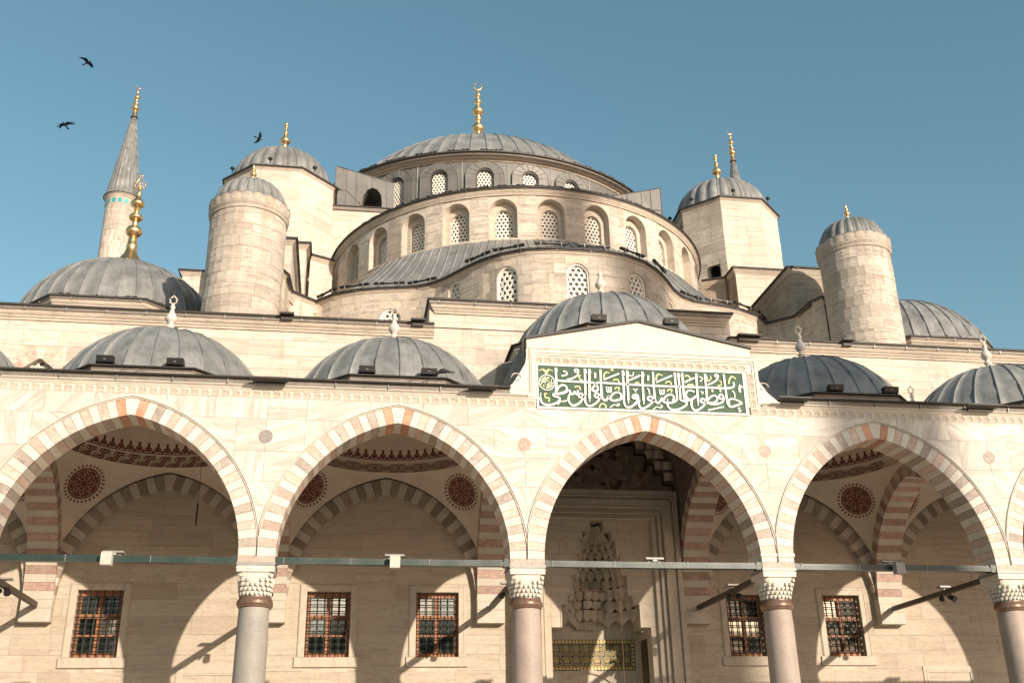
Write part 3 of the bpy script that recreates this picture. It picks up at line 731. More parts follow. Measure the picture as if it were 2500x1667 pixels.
def frieze(x0, x1, z, y=0.0):
    n = max(1, round((x1-x0)/.24)); d = (x1-x0)/n
    for i in range(n):
        o = obj('carved_star_tile', st, arc, loc=(x0+d*(i+.5), y, z)); o.scale = (d/.232, 1, 1)
frieze(-9.2, 6.52, ZT); frieze(12.16, 24.9, ZT)
frieze(6.52, 12.16, 11.42)
o0 = None
for i in range(4):                    # upright strip right of the panel
    pass
# frieze turned down beside the panel
for xs in (12.12,):
    for i in range(5):
        o = obj('carved_star_tile', st, arc, loc=(xs+.22, 0, 10.33+i*.24), rot=(0, -PI/2, 0))
mb = MB(); PR = [(0, 0), (.02, .0), (.03, .03), (.05, .04), (.06, .07), (.1, .075), (.11, .105)]
for (a, b) in ((-15, 6.3), (12.45, 40)):
    mb.sweep([(a, 0, ZT+.2), (b, 0, ZT+.2)], PR)
o = mb.obj('cornice_moulding', M['marble_w'], arc); fix_normals(o.data)
LEADF = [(-.02, 0), (.11, 0), (.13, .12), (.22, .12), (.23, .15), (.2, .17), (-.6, .28)]
for (a, b) in ((-15, 5.85), (13.05, 40)):
    mb = MB(); mb.sweep([(a, 0, ZT+.37-.07), (b, 0, ZT+.37-.07)], LEADF[:3]); mb.m = 1; mb.sweep([(a, 0, ZT+.3), (b, 0, ZT+.3)], LEADF[2:6]); mb.m = 2; mb.sweep([(a, 0, ZT+.3), (b, 0, ZT+.3)], LEADF[5:])
    mb.obj('lead_capping', [M['lead_warm'], M['lead_dark'], M['lead']], arc)
for i in range(-8, 20):
    x = i*1.27+.3
    if 5.6 < x < 13.1: continue
    mb = MB(); mb.box(x-.012, x+.012, -.155, -.1, ZT+.3, ZT+.45); mb.obj('lead_welt', M['lead'], arc)
for (a, b) in ((-.37, .42), (4.79, 5.45), (12.87, 13.59), (18.09, 18.92), (-7.6, -6.5)):
    mb = MB(); mb.add([(a, -.2, 10.56), (b, -.2, 10.56), (b+.08, -.42, 10.60), (a-.08, -.42, 10.60), (a, -.2, 10.62), (b, -.2, 10.62), (b+.08, -.42, 10.635), (a-.08, -.42, 10.635)],
                      [(0, 1, 2, 3), (4, 5, 6, 7), (0, 1, 5, 4), (1, 2, 6, 5), (2, 3, 7, 6), (3, 0, 4, 7)])
    mb.box(a+.05, b-.05, -.2, -.13, 10.5, 10.57)
    mb.obj('rain_spout_tray', M['lead_dark'], arc)

# ------------------------------------------------------------------ the raised gable over the portal bay
GL, GR, GE, GA = 6.3, 12.3, 12.1, 12.72
def hedge(z):      # scrolled shoulder of the gable, right side
    pts = [(10.24, 13.06), (10.52, 13.05), (10.58, 12.98), (10.74, 12.8), (10.86, 12.66), (11.02, 12.56), (11.2, 12.45), (11.42, 12.33), (11.6, 12.30), (12.1, 12.30)]
    for (a, x0), (b, x1) in zip(pts[:-1], pts[1:]):
        if a <= z <= b: return x0+(x1-x0)*(z-a)/(b-a)
    return 12.3
zs = [10.44, 10.52, 10.58, 10.66, 10.74, 10.86, 11.02, 11.2, 11.42, 11.62]
def gable_poly(za, zb, sidex=None):
    zz = [za]+[z for z in zs if za < z < zb]+[zb]
    R2 = [(hedge(z), z) for z in zz]; L = [(18.6-x, z) for x, z in R2]
    return L+R2[::-1]
mb = MB(); mb.t = .2
mb.prism(gable_poly(10.44, 11.62), lambda x, z: (x, .012, z), lambda x, z: (x, .5, z))
mb.prism([(GL, 11.62), (GL, GE), (9.3, GA), (GR, GE), (GR, 11.62)], lambda x, z: (x, .012, z), lambda x, z: (x, .5, z))
o = mb.obj('gable_core', M['marble_w'], arc, tones=True); fix_normals(o.data)
# smooth slabs of the gable face
for (a, b) in ((GL+.01, 9.3), (9.3, GR-.01)):
    f_ = lambda x: GE+(GA-GE)*(1-abs(x-9.3)/3.0)-.01
    slab([(a+.002, 11.83), (b-.002, 11.83), (b-.002, f_(b)), (a+.002, f_(a))], y=-.012, mat='marble_w', y1=.02)
# moulded frame round the inscription
mb = MB(); fp = [(-.002, .012), (.02, -.02), (.05, -.02), (.06, -.04), (.11, -.04), (.12, -.015), (.17, -.015), (.18, .012)]
def framebar(mb, P, prof):
    # P: list of (x,z) corners, mitred; prof (inward offset, y)
    n = len(P); m = len(prof); V = []
    for i in range(n):
        p = P[i]; a = P[max(i-1, 0)]; b = P[min(i+1, n-1)]
        def nrm(a, b):
            dx, dz = b[0]-a[0], b[1]-a[1]; l = math.hypot(dx, dz) or 1; return (dz/l, -dx/l)
        n1 = nrm(a, p) if i > 0 else nrm(p, b); n2 = nrm(p, b) if i < n-1 else n1
        nx, nz = n1[0]+n2[0], n1[1]+n2[1]; l = math.hypot(nx, nz); nx, nz = nx/l, nz/l; k = 1/max(.3, nx*n1[0]+nz*n1[1])
        for o_, y in prof: V.append((p[0]+nx*o_*k, y, p[1]+nz*o_*k))
    mb.add(V, [(i*m+j, i*m+j+1, (i+1)*m+j+1, (i+1)*m+j) for i in range(n-1) for j in range(m-1)])
framebar(mb, [(5.4, 10.62), (6.36, 10.62), (6.36, 11.82), (12.62, 11.82) if False else (12.46, 11.82), (12.46, 10.62), (13.2, 10.62)], fp)
o = mb.obj('frame_moulding', M['marble_w'], arc)
# lead covering of the gable slopes and flanks
mb = MB()
for s in (-1, 1):
    x0, x1 = 9.3, 9.3+s*3.02
    P0 = (x0, GA); P1 = (x1, GE)
    V = [(x0, -.07, GA-.035), (x0, -.07, GA+.035), (x0, .55, GA+.07), (x1, -.07, GE-.035), (x1, -.07, GE+.035), (x1, .55, GE+.07), (x0, .0, GA-.04), (x1, .0, GE-.04)]
    mb.m = 0; mb.add(V, [(1, 4, 5, 2), (3, 4, 5)]); mb.m = 1; mb.add(V, [(0, 3, 4, 1), (0, 3, 7, 6)])
mb.obj('gable_capping', [M['lead_warm'], M['lead_dark']], arc)
def square_ring(cx, cy, hx, hy, r, z, mb, n=48):
    V = []
    for i in range(n):
        a = 2*PI*i/n; c, s_ = math.cos(a), math.sin(a); k = min(hx/abs(c) if abs(c) > 1e-6 else 1e9, hy/abs(s_) if abs(s_) > 1e-6 else 1e9)
        V += [(cx+c*k, cy+s_*k, z), (cx+r*c, cy+r*s_, z)]
    mb.add(V, [(2*i, 2*i+1, (2*i+3) % (2*n), (2*i+2) % (2*n)) for i in range(n)])
# lead clad block carrying the portal dome
mb = MB(); V = [(x, y, z) for z in (10.5, 12.04) for x, y in ((GL-.04, .49), (GR+.04, .49), (GR+.04, 6.04), (GL-.04, 6.04))]
mb.add(V, [(0, 1, 5, 4), (1, 2, 6, 5), (2, 3, 7, 6), (3, 0, 4, 7)]); square_ring(9.3, 3.265, 3.04, 2.775, 2.7, 12.04, mb)
o = mb.obj('raised_block', M['lead_warm'], arc)
for s, x in ((-1, GL-.04), (1, GR+.04)):
    for i in range(11):
        y = .6+i*.5; mb = MB(); mb.box(min(x, x+s*.035), max(x, x+s*.035), y, y+.03, 10.5, 12.04); mb.obj('standing_seam', M['lead_warm'], arc)
mb = MB()                                   # hipped lead flank running down behind the gable
mb.add([(6.26, .03, 12.12), (6.26, .03, 11.16), (5.82, .42, 10.62), (5.9, .5, 11.0), (6.26, .5, 12.12)], [(0, 1, 2, 3, 4)])
mb.add([(5.82, .42, 10.62), (5.55, 1.3, 10.62), (5.75, 1.3, 11.9), (6.26, 1.3, 12.0), (6.26, .5, 12.12)], [(0, 1, 2, 3, 4)])
mb.obj('lead_flank', M['lead_warm'], arc)
# scroll ends under the flank
for s in (-1, 1):
    mb = MB(); cx = 9.3+s*3.25; 
    mb.tube([(cx+s*.15*math.cos(a)*(1-a/9), -.005, 11.02+.13*math.sin(a)*(1-a/9)) for a in [i*.5 for i in range(12)]], .013, 6)
    mb.obj('carved_scroll', M['marble_w'], arc)
# flat roof sheets of the portico between the domes
mb = MB()
for k in (-1, 0, 1, 3, 4, 5, 6):
    square_ring(xc(k), 3.45, 3.1, 2.85, 2.7, 10.53, mb)
mb.obj('portico_roof_sheet', M['lead'], arc)

# ------------------------------------------------------------------ inscription panel
pan = thing('inscription_panel', 'green panel with raised white calligraphy and gilt flourishes above the portal arch', 'inscription panel', (9.28, 0, 10.26))
PX, PZ, PW, PH = 6.58, 10.26, 5.42, 1.10
mb = MB(); mb.box(PX, PX+PW, -.012, .03, PZ, PZ+PH); mb.obj('panel_ground', M['green_pan'], pan)
mb = MB()
for b in ((PX-.05, PX+PW+.05, PZ-.05, PZ), (PX-.05, PX+PW+.05, PZ+PH, PZ+PH+.05), (PX-.05, PX, PZ, PZ+PH), (PX+PW, PX+PW+.05, PZ, PZ+PH)):
    mb.box(b[0], b[1], -.035, .03, b[2], b[3])
mb.obj('white_border', M['letter'], pan)
pf = lambda x, z, h: (PX+x/1000, -.013-h, PZ+z/1000)
for k, (wd, P) in enumerate(CALLI):
    mb = MB(); mb.ribbon(P, wd, pf, .028+.0007*(k % 9)); mb.obj('letter_stroke', M['letter'], pan)
for k, (wd, P) in enumerate(FLOUR):
    mb = MB(); mb.ribbon(P, wd, pf, .012+.0007*(k % 5)); mb.obj('gilt_flourish', M['letter_g'], pan)
mb = MB(); c0 = (225, 646)
mb.disc(c0, 190, lambda x, z, h: pf(x, z, h), 32, .008); mb.obj('rosette_ground', M['green_pan'], pan)
mb = MB(); mb.ribbon([(c0[0]+198*math.cos(i*PI/12), c0[1]+205*math.sin(i*PI/12)) for i in range(25)], 22, pf, .016)
random.seed(5)
for r_, n in ((150, 9), (95, 6), (45, 3)):
    for i in range(n):
        a = i*2*PI/n+r_; mb.ribbon([(c0[0]+(r_+q*28)*math.cos(a+q*.25), c0[1]+(r_-q*20)*math.sin(a+q*.22)) for q in (-1, -.3, .4, 1)], 15, pf, .016)
mb.obj('rosette_lettering', M['letter'], pan)
mb = MB(); 
for r_, n in ((122, 7), (68, 5)):
    for i in range(n):
        a = i*2*PI/n+.3; mb.ribbon([(c0[0]+(r_+q*18)*math.cos(a+q*.3), c0[1]+(r_-q*18)*math.sin(a+q*.3)) for q in (-1, 0, 1)], 16, pf, .011)
mb.obj('rosette_gilding', M['letter_g'], pan)
random.seed(21)

# ------------------------------------------------------------------ marble columns
def capital_mesh():
    mb = MB(); n = 28; yc = .4; zb, zt = 5.60, 6.12
    def rad(a, t):
        rc = .335+.05*t; c, s_ = abs(math.cos(a)), abs(math.sin(a)); rs = min(.40/max(c, 1e-6), .40/max(s_, 1e-6)); rs = min(rs, .52)
        return rc*(1-t**1.4)+rs*t**1.4
    mb.grid(lambda u, v: ((rad(2*PI*u, v)-.035)*math.cos(2*PI*u), yc+(rad(2*PI*u, v)-.035)*math.sin(2*PI*u), zb+(zt-zb)*v), 48, 8)
    tiers = 5
    for k in range(tiers):
        t0 = k/tiers*.92; t1 = (k+1)/tiers*.92; cnt = 22 if k < 3 else 24
        for i in range(cnt):
            a = 2*PI*(i+(.5 if k % 2 else 0))/cnt; da = PI/cnt*.74
            if k >= 3:   # upper tiers only near the corners
                aa = (a % (PI/2)); 
                if abs(aa-PI/4) > (.42 if k == 3 else .26): continue
            pt = lambda a_, r_, z: (r_*math.cos(a_), yc+r_*math.sin(a_), z)
            z0 = zb+(zt-zb)*t0; z1 = zb+(zt-zb)*t1; r1 = rad(a, t1)+.018; r0 = rad(a, t0)-.01
            V = [pt(a-da, r1-.005, z1), pt(a, r1+.006, z1), pt(a+da, r1-.005, z1), pt(a-da, r1-.012, z0+(z1-z0)*.42), pt(a+da, r1-.012, z0+(z1-z0)*.42), pt(a, r1-.006, z0+(z1-z0)*.12), pt(a, r0-.03, z0+(z1-z0)*.3),
                 pt(a-da, r0-.04, z0+(z1-z0)*.6), pt(a+da, r0-.04, z0+(z1-z0)*.6), pt(a-da, r0-.03, z1), pt(a+da, r0-.03, z1)]
            mb.add(V, [(0, 3, 5, 1), (1, 5, 4, 2), (3, 7, 6, 5), (5, 6, 8, 4), (0, 9, 7, 3), (2, 4, 8, 10)])
    return mb
random.seed(3)
cdefs = [(-1, 'grey', 'granite'), (0, '', ''), (1, '', ''), (2, '', ''), (3, '', ''), (4, '', '')]
def make_column():
    t = thing('marble_column', '', 'column', (0, .4, 0))
    mb = MB(); mb.lathe([(.375, .9), (.365, 1.2), (.36, 3), (.345, 5.0), (.335, 5.36)], 40, (0, .4, 0)); mb.obj('shaft', M['granite'], t, smooth=True)
    mb = MB(); mb.lathe([(.42, .55), (.46, .6), (.46, .68), (.4, .72), (.44, .78), (.44, .84), (.38, .9)], 40, (0, .4, 0)); mb.obj('column_base', M['marble_w'], t)
    mb = MB(); mb.lathe([(.335, 5.36), (.36, 5.365), (.375, 5.39), (.375, 5.41), (.388, 5.42), (.405, 5.445), (.405, 5.46), (.39, 5.475), (.40, 5.49), (.40, 5.505), (.375, 5.52), (.372, 5.545), (.35, 5.56), (.345, 5.60)], 40, (0, .4, 0)); mb.obj('bronze_necking', M['bronze'], t, smooth=True)
    capital_mesh().obj('capital', M['marble_w'], t)
    mb = MB(); mb.box(-.415, .415, -.005, .805, 6.12, 6.19); mb.box(-.425, .425, -.015, .815, 6.19, 6.235); mb.box(-.40, .40, .0, .80, 6.235, 6.262); mb.obj('abacus', M['marble_w'], t)
    mb = MB(); mb.box(-.43, .43, -.022, .822, 6.262, 6.33); mb.obj('grey_band', M['alu'], t)
    mb = MB(); mb.t = .3; mb.box(-.412, .412, .0, .8, 6.33, 6.47); mb.obj('impost_block', M['pink'], t, tones=True)
    return t
colL = {-1: None, 0: 'column with shadow cast beside it, left of the second arch from the left', 1: 'column at the left side of the portal arch', 2: 'column at the right side of the portal arch, its top band brightly lit',
        3: 'rightmost column, standing at the right edge of the photo', 4: 'column outside the right edge', 5: ''}
proto = make_column()
proto['label'] = 'grey speckled marble column between the two left arches'; proto['group'] = 'portico columns'
collab = {1: 'pinkish speckled marble column left of the portal arch', 2: 'pink granite column right of the portal with a barred window close behind it', 3: 'half shaded stone column at the right edge of the arcade',
          -1: 'stone column beyond the left edge of the arcade view', 4: 'stone column beyond the right edge of the arcade view', 5: 'outermost stone column past the right end of the view'}
for k, l in collab.items(): dup(proto, (6.2*k, .4, 0), l, 'portico columns')
sh = [o for o in proto.children if o.name.startswith('shaft')][0]; sh.data = sh.data.copy(); sh.data.materials[0] = M['granite_grey']
for k in (2,):
    mb = MB(); mb.box(6.2*k-.435, 6.2*k+.435, -.03, .83, 6.60, 6.68); o = mb.obj('plain_band', M['marble_w'], arc)

# ------------------------------------------------------------------ tie beams
random.seed(11)
fronts = {0: 'dark green iron tie beam across the leftmost arch', 1: 'dark green iron tie beam across the second arch, lamp box at its middle', 2: 'silvery green tie beam glinting across the portal arch', 3: 'green tie beam across the rightmost arch with a grey box on it',
          4: 'green tie beam just entering at the right edge', -1: 'green tie beam beyond the left edge of the view'}
for k, l in fronts.items():
    x0 = xc(k)-2.7; x1 = xc(k)+2.7
    t = thing('tie_beam', l, 'tie beam', (x0, .1, 6.31), 'tie beams along the arcade')
    mb = MB(); n = 40; r = random.Random(k)
    def fb(u, v):
        x = x0+(x1-x0)*u; a = [(0.03, 6.305), (0.03, 6.395), (0.045, 6.4), (0.05, 6.45), (.2, 6.45), (.2, 6.305), (0.03, 6.305)][int(round(v*6))]
        return (x, a[0]+math.sin(u*37+k)*.003, a[1]+math.sin(u*6+k)*.004)
    mb.grid(fb, n, 6); mb.obj('beam_casing', M['green_bar'], t)
    for q in (x0+.2, x0+1.7, x0+3.5):
        mb = MB(); mb.box(q, q+.012, .018, .03, 6.305, 6.452); mb.obj('joint_strip', M['alu'], t)
    mb = MB(); mb.box(x0+.013, x0+.09, .022, .215, 6.295, 6.462); mb.box(x1-.16, x1-.013, .02, .22, 6.285, 6.472); mb.obj('end_clamp', M['green_bar'], t)
cross = {-1: 'brown timber tie beam running back from the column beyond the left edge, carrying spotlights', 0: 'dark tie beam behind the second column, mostly hidden', 1: 'short dark tie beam with loose wires left of the portal', 2: 'black tie beam with a camera on it right of the portal', 3: 'long black tie beam crossing in front of the right window'}
for k, l in cross.items():
    t = thing('cross_beam', l, 'tie beam', (6.2*k, .8, 6.3), 'timber tie beams across the portico')
    mb = MB(); mb.box(6.2*k-.06, 6.2*k+.06, .8, 6.12, 6.25, 6.38); mb.obj('timber', M['beam'], t)
    mb = MB(); mb.box(6.2*k-.07, 6.2*k+.07, .81, 1.25, 6.235, 6.395); mb.obj('iron_shoe', M['black'], t)
    # clamp on lamp
    s = thing('spotlight', {-1: 'black spotlight clamped to the tie beam at the left edge', 0: 'spotlight on the hidden beam behind the second column', 1: 'small spotlight wired to the beam left of the portal', 2: 'dark spotlight hanging from the beam right of the portal', 3: 'spotlight on the long black beam near the right window'}[k], 'spotlight', (6.2*k, 3.2, 6.38), 'spotlights on the tie beams')
    mb = MB(); mb.box(6.2*k-.16, 6.2*k+.16, 3.1, 3.3, 6.45, 6.49); mb.box(6.2*k-.02, 6.2*k+.02, 3.18, 3.22, 6.38, 6.45); mb.obj('lamp_plate', M['alu'], s)
    mb = MB(); mb.tube([(6.2*k+.1, 3.15, 6.2), (6.2*k+.16, 3.0, 6.1)], [.075, .09], 12); mb.tube([(6.2*k, 3.2, 6.25), (6.2*k+.1, 3.15, 6.2)], .015, 6); mb.obj('lamp_head', M['black'], s)
    mb = MB(); mb.tube([(6.2*k-.08, 3.25, 6.2), (6.2*k-.15, 3.15, 6.12)], [.06, .075], 12); mb.obj('second_lamp_head', M['iron'], s)
    mb = MB(); mb.tube([(6.2*k+.05+.06*math.cos(a), 3.2+.02*a, 6.14+.07*math.sin(a)) for a in [i*.5 for i in range(13)]], .004, 4); mb.obj('loose_wire', M['black'], s)
for k in (-1, 0, 1, 2, 3, 4):
    lab = {0: 'flat lamp with a square cream box on the leftmost tie beam', 1: 'flat lamp with a rounded cream box on the second tie beam', 2: 'small flat lamp standing on the portal tie beam', 3: 'flat lamp with a grey box on the right tie beam', -1: 'flat lamp on the tie beam beyond the left edge', 4: 'flat lamp on the tie beam beyond the right edge'}[k]
    x = xc(k)+(-.0 if k != 3 else -.15)
    t = thing('beam_lamp', lab, 'lamp', (x, .12, 6.45), 'lamps on the tie beams')
    mb = MB(); mb.box(x-.22, x+.22, .0, .26, 6.505, 6.545); mb.obj('lamp_plate', M['alu'], t)
    mb = MB(); mb.box(x-.15, x-.11, .1, .14, 6.45, 6.505); mb.box(x+.11, x+.15, .1, .14, 6.45, 6.505); mb.box(x-.05, x+.06, .02, .1, 6.46, 6.5); mb.obj('lamp_bracket', M['white_box'], t)
    if k != 2:
        xo = x+(.0 if k in (1,) else (-.09 if k == 0 else .12))
        mb = MB(); P = [(.0, 6.20), (.0, 6.40), (.03, 6.46), (.08, 6.49), (.16, 6.49), (.2, 6.45), (.2, 6.2)]
        mb.prism([(-.02-p[0], p[1]) for p in P], lambda a, z: (xo-.115, a, z), lambda a, z: (xo+.115, a, z)); 
        o = mb.obj('lamp_box', M['white_box'] if k != 3 else M['alu'], t); fix_normals(o.data)
# ================================================================== inside the portico
MATI = [4, 6, 5]
random.seed(31)
# transverse striped arches
for k in range(-1, 5):
    lab = {-1: 'red and cream striped cross arch at the far left of the portico', 0: 'striped cross arch between the first and second bays', 1: 'striped cross arch left of the portal bay', 2: 'striped cross arch right of the portal bay', 3: 'striped cross arch in the right bay, seen steeply from below', 4: 'striped cross arch beyond the right edge'}[k]
    t = thing('cross_arch', lab, 'arch', (6.2*k, 3.5, 6.47), 'striped cross arches of the portico'); X = 6.2*k
    pick = lambda kk, side: 6 if kk % 2 == 0 else 4
    random.seed(k+50)
    voussoirs(t, lambda x, z, s: (X-.4 if s is not None else X+.4, 3.5+x*2.70/2.69, z), 41, RI, RO, pick, rough=0)
    # striped pilaster below the back end
    z = 6.47; i = 0
    while z > 5.9:
        h = .235 if z-.235 > 6.0 else z-5.87
        mb = MB(); mb.t = random.random(); mb.bevbox(X-.4, X+.4, 6.19, 6.52, z-h+.003, z-.003, .006)
        mb.obj('pilaster_stone', M['pink'] if i % 2 and h < .3 and z-h > 5.9 else M['pale_in'], t, tones=True); z -= h; i += 1
# vaults
def vault_pt(k, a, t):
    """point on the pendentive of bay k: azimuth a, t=0 at the arches, 1 at the ring"""
    cx, cy = xc(k), 3.5; c, s_ = math.cos(a), math.sin(a); hx, hy = 2.72, (2.95 if (k == 2 and s_ > 0) else 2.70)
    kk = min(hx/abs(c) if abs(c) > 1e-6 else 1e9, hy/abs(s_) if abs(s_) > 1e-6 else 1e9)
    bx, by = c*kk, s_*kk
    lat = abs(by) if abs(bx) >= hx-1e-6 else abs(bx)
    e = RO-.05
    zb = ZS+math.sqrt(max(0, e*e-(lat+E0)**2)) if (lat+E0) < e else ZS
    if k == 2 and s_ > 0 and abs(bx) < hx-1e-6: zb = 9.05+.3*(zb-ZS)
    zr = 11.75 if k == 2 else 10.2; rr_ = 2.62; rx, ry = c*rr_, s_*rr_
    q = math.sin(t*PI/2)
    e2 = 4.0 if k == 2 else 1.15
    return (cx+bx+(rx-bx)*t**e2, cy+by+(ry-by)*t**e2, zb+(zr-zb)*(q*.45+t*.55))
vl = {-1: 'plain white vault beyond the left edge', 0: 'white vault with a red interlaced key band in the leftmost arch', 1: 'white vault with a band of red oval cartouches in the second arch', 2: 'dark painted vault above the portal', 3: 'white vault with one red medallion seen in the rightmost arch', 4: 'white vault at the right edge'}
for k in range(-1, 5):
    t = thing('portico_vault', vl[k], 'vault', (xc(k), 3.5, 10), 'vaults of the portico')
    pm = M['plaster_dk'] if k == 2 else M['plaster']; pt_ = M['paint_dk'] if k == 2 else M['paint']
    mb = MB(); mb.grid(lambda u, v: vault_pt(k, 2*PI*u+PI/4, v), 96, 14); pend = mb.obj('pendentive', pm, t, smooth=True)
    bv = BVHTree.FromPolygons([Vector(v) for v in mb.V], mb.F)
    cx, cy = xc(k), 3.5
    dprof = [(2.62, 10.2), (2.64, 10.215), (2.60, 10.5), (2.60, 10.56), (2.56, 10.565)]+[(2.56*math.cos(PI/2*i/12), 10.57+2.2*math.sin(PI/2*i/12)) for i in range(1, 13)]
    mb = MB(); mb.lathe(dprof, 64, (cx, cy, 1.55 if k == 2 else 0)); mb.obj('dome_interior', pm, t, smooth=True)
    # painted bands, conforming to the ring and the dome
    def ringf(u, v, h):
        a = u/2.6; return (cx+(2.588-h)*math.cos(a), cy+(2.588-h)*math.sin(a), v)
    def domef(u, v, h):
        a = u/2.6; tt = min(1.2, v/2.25); r_ = 2.56*math.cos(tt)-.012-h; return (cx+r_*math.cos(a), cy+r_*math.sin(a), 10.57+2.2*math.sin(tt)-.006)
    if k in (0, 1, 3, 4):
        u0, u1 = 2.6*math.radians(15), 2.6*math.radians(165)
        mb = MB(); z = 10.24
        if k == 0:
            n = 16; d = (u1-u0)/n
            for i in range(n):
                a = u0+d*i; y = z-.01; P3 = [(-.02, .22), (.30, .22), (.42, .19), (.55, .05), (.66, .02), (1.0, .02)]
                Z = lambda q, dz=0: [(a+d*x, y+v+dz) for x, v in q]
                for ln in ([(.0, .25), (.36, .25), (.5, .2), (.62, .08), (.72, .055), (.98, .055)], [(.02, .185), (.28, .185), (.4, .14), (.5, .02), (.62, -.01), (1.02, -.01)]):
                    P_ = Z(ln); mb.ribbon([P_[0], P_[1]], .036, ringf); mb.ribbon([P_[1], P_[2], P_[3], P_[4]], .036, ringf); mb.ribbon([P_[4], P_[5]], .036, ringf)
                mb.ribbon(Z([(.36, .25), (.62, .25), (.72, .2), (.70, .16)]), .03, ringf); mb.ribbon(Z([(.28, -.01), (.15, -.01), (.1, .04), (.12, .08)]), .03, ringf)
        else:
            n = 10; d = (u1-u0)/n
            for i in range(n):
                a = u0+d*(i+.5); c_ = z+.09
                for rx, rz, wd in ((.26, .1, .018), (.225, .07, .012)):
                    O = [(-rx, 0), (-rx*.72, rz), (0, rz), (rx*.72, rz), (rx, 0), (rx*.72, -rz), (0, -rz), (-rx*.72, -rz), (-rx, 0)]
                    mb.ribbon([(a+x, c_+y) for x, y in O], wd, ringf)
                for q in range(7): 
                    mb.ribbon([(a-.17+q*.055, c_-.045), (a-.155+q*.055, c_+.01), (a-.185+q*.055, c_+.045)], .014, ringf)
                mb.disc((a, c_), .034, lambda x, y, h: ringf(x, y, .002), 8)
                b = a+d/2
                for ax, ay in ((.04, .03), (-.04, .03), (.04, -.03), (-.04, -.03)):
                    mb.ribbon([(b+ax+.028*math.cos(q*PI/3), c_+ay+.026*math.sin(q*PI/3)) for q in range(7)], .012, ringf)
                mb.ribbon([(a+.26, c_), (b-.07, c_)], .02, ringf); mb.ribbon([(b+.07, c_), (a+d-.26, c_)], .02, ringf)
        mb.obj('painted_band', pt_, t)
        mb = MB(); n = 26; d = (u1-u0)/n
        for i in range(n):
            a = u0+d*(i+.5)
            mb.ribbon([(a-d*.5, .02), (a-d*.45, .05), (a-d*.22, .09), (a-d*.3, .15), (a-d*.1, .17), (a, .27)], .038, domef)
            mb.ribbon([(a+d*.5, .02), (a+d*.45, .05), (a+d*.22, .09), (a+d*.3, .15), (a+d*.1, .17), (a, .27)], .038, domef)
            mb.ribbon([(a, .2), (a, .31)], .07, domef); mb.disc((a, .10), .05, lambda x, y, h: domef(x, y, .001), 8)
            mb.ribbon([(a-.05, .03), (a, .06), (a+.05, .03)], .02, domef); mb.ribbon([(a-d*.3, .05), (a-d*.5, .1), (a-d*.7, .05)], .02, domef)
            mb.ribbon([(a, .12), (a, .2)], .014, domef)
        mb.ribbon([(u0+(u1-u0)*i/40, 0) for i in range(41)], .03, domef); mb.obj('painted_palmette_band', pt_, t)
    # medallions on the two back pendentives
    if k != 2:
      for az in ((45, 135) if k != 3 else (45, 135)):
        a = math.radians(az); p = Vector(vault_pt(k, a, .62)); q1 = Vector(vault_pt(k, a, .72)); q2 = Vector(vault_pt(k, a+.05, .62))
        up = (q1-p).normalized(); sd_ = (q2-p).normalized(); nn = sd_.cross(up).normalized()
        if nn.dot(Vector((cx, cy, 7))-p) < 0: nn = -nn
        sd_ = up.cross(nn).normalized()
        def medf(x, y, h):
            o_ = p+sd_*x+up*y+nn*1.0; hit = bv.ray_cast(o_, -nn, 3)
            q = hit[0] if hit[0] is not None else o_-nn; q = q+nn*(.006+h); return (q.x, q.y, q.z)
        mb = MB(); R0 = .54
        V = [medf(0, 0, 0)]
        for j in range(1, 6):
            for i in range(32): V.append(medf(R0*.86*j/5*math.cos(i*PI/16), R0*.86*j/5*math.sin(i*PI/16), 0))
        F = [(0, 1+i, 1+(i+1) % 32) for i in range(32)]+[(1+(j-1)*32+i, 1+j*32+i, 1+j*32+(i+1) % 32, 1+(j-1)*32+(i+1) % 32) for j in range(1, 5) for i in range(32)]
        mb.add(V, F)
        for i in range(30):
            b = i*PI/15; c_, s_ = math.cos(b), math.sin(b)
            mb.add([medf(x, y, 0) for x, y in ((c_*.485, s_*.485), (c_*.53-s_*.034, s_*.53+c_*.034), (c_*.60, s_*.60), (c_*.53+s_*.034, s_*.53-c_*.034))], [(0, 1, 2, 3)])
        md = mb.obj('painted_medallion', M['paint'], t)
        mb = MB(); L = M['paint_lt']; mf = lambda x, y, h: medf(x*1.36, y*1.36, .014)
        mb.ribbon([(.30*math.cos(i*PI/20), .30*math.sin(i*PI/20)) for i in range(41)], .009, mf)
        for i in range(8):
            b = i*PI/4
            def rp(r_, da): return (r_*math.cos(b+da), r_*math.sin(b+da))
            mb.ribbon([rp(.05, 0), rp(.12, .35), rp(.2, .28), rp(.22, 0), rp(.17, -.12), rp(.14, .05)], .011, mf)
            mb.ribbon([rp(.22, 0), rp(.26, .22), rp(.285, .1), rp(.27, -.08)], .010, mf)
            mb.ribbon([rp(.12, -.35), rp(.19, -.42), rp(.25, -.3)], .010, mf)
            mb.ribbon([rp(.32, .1), rp(.34, .2), rp(.32, .3)], .006, mf)
        mb.obj('light_arabesque', L, md)
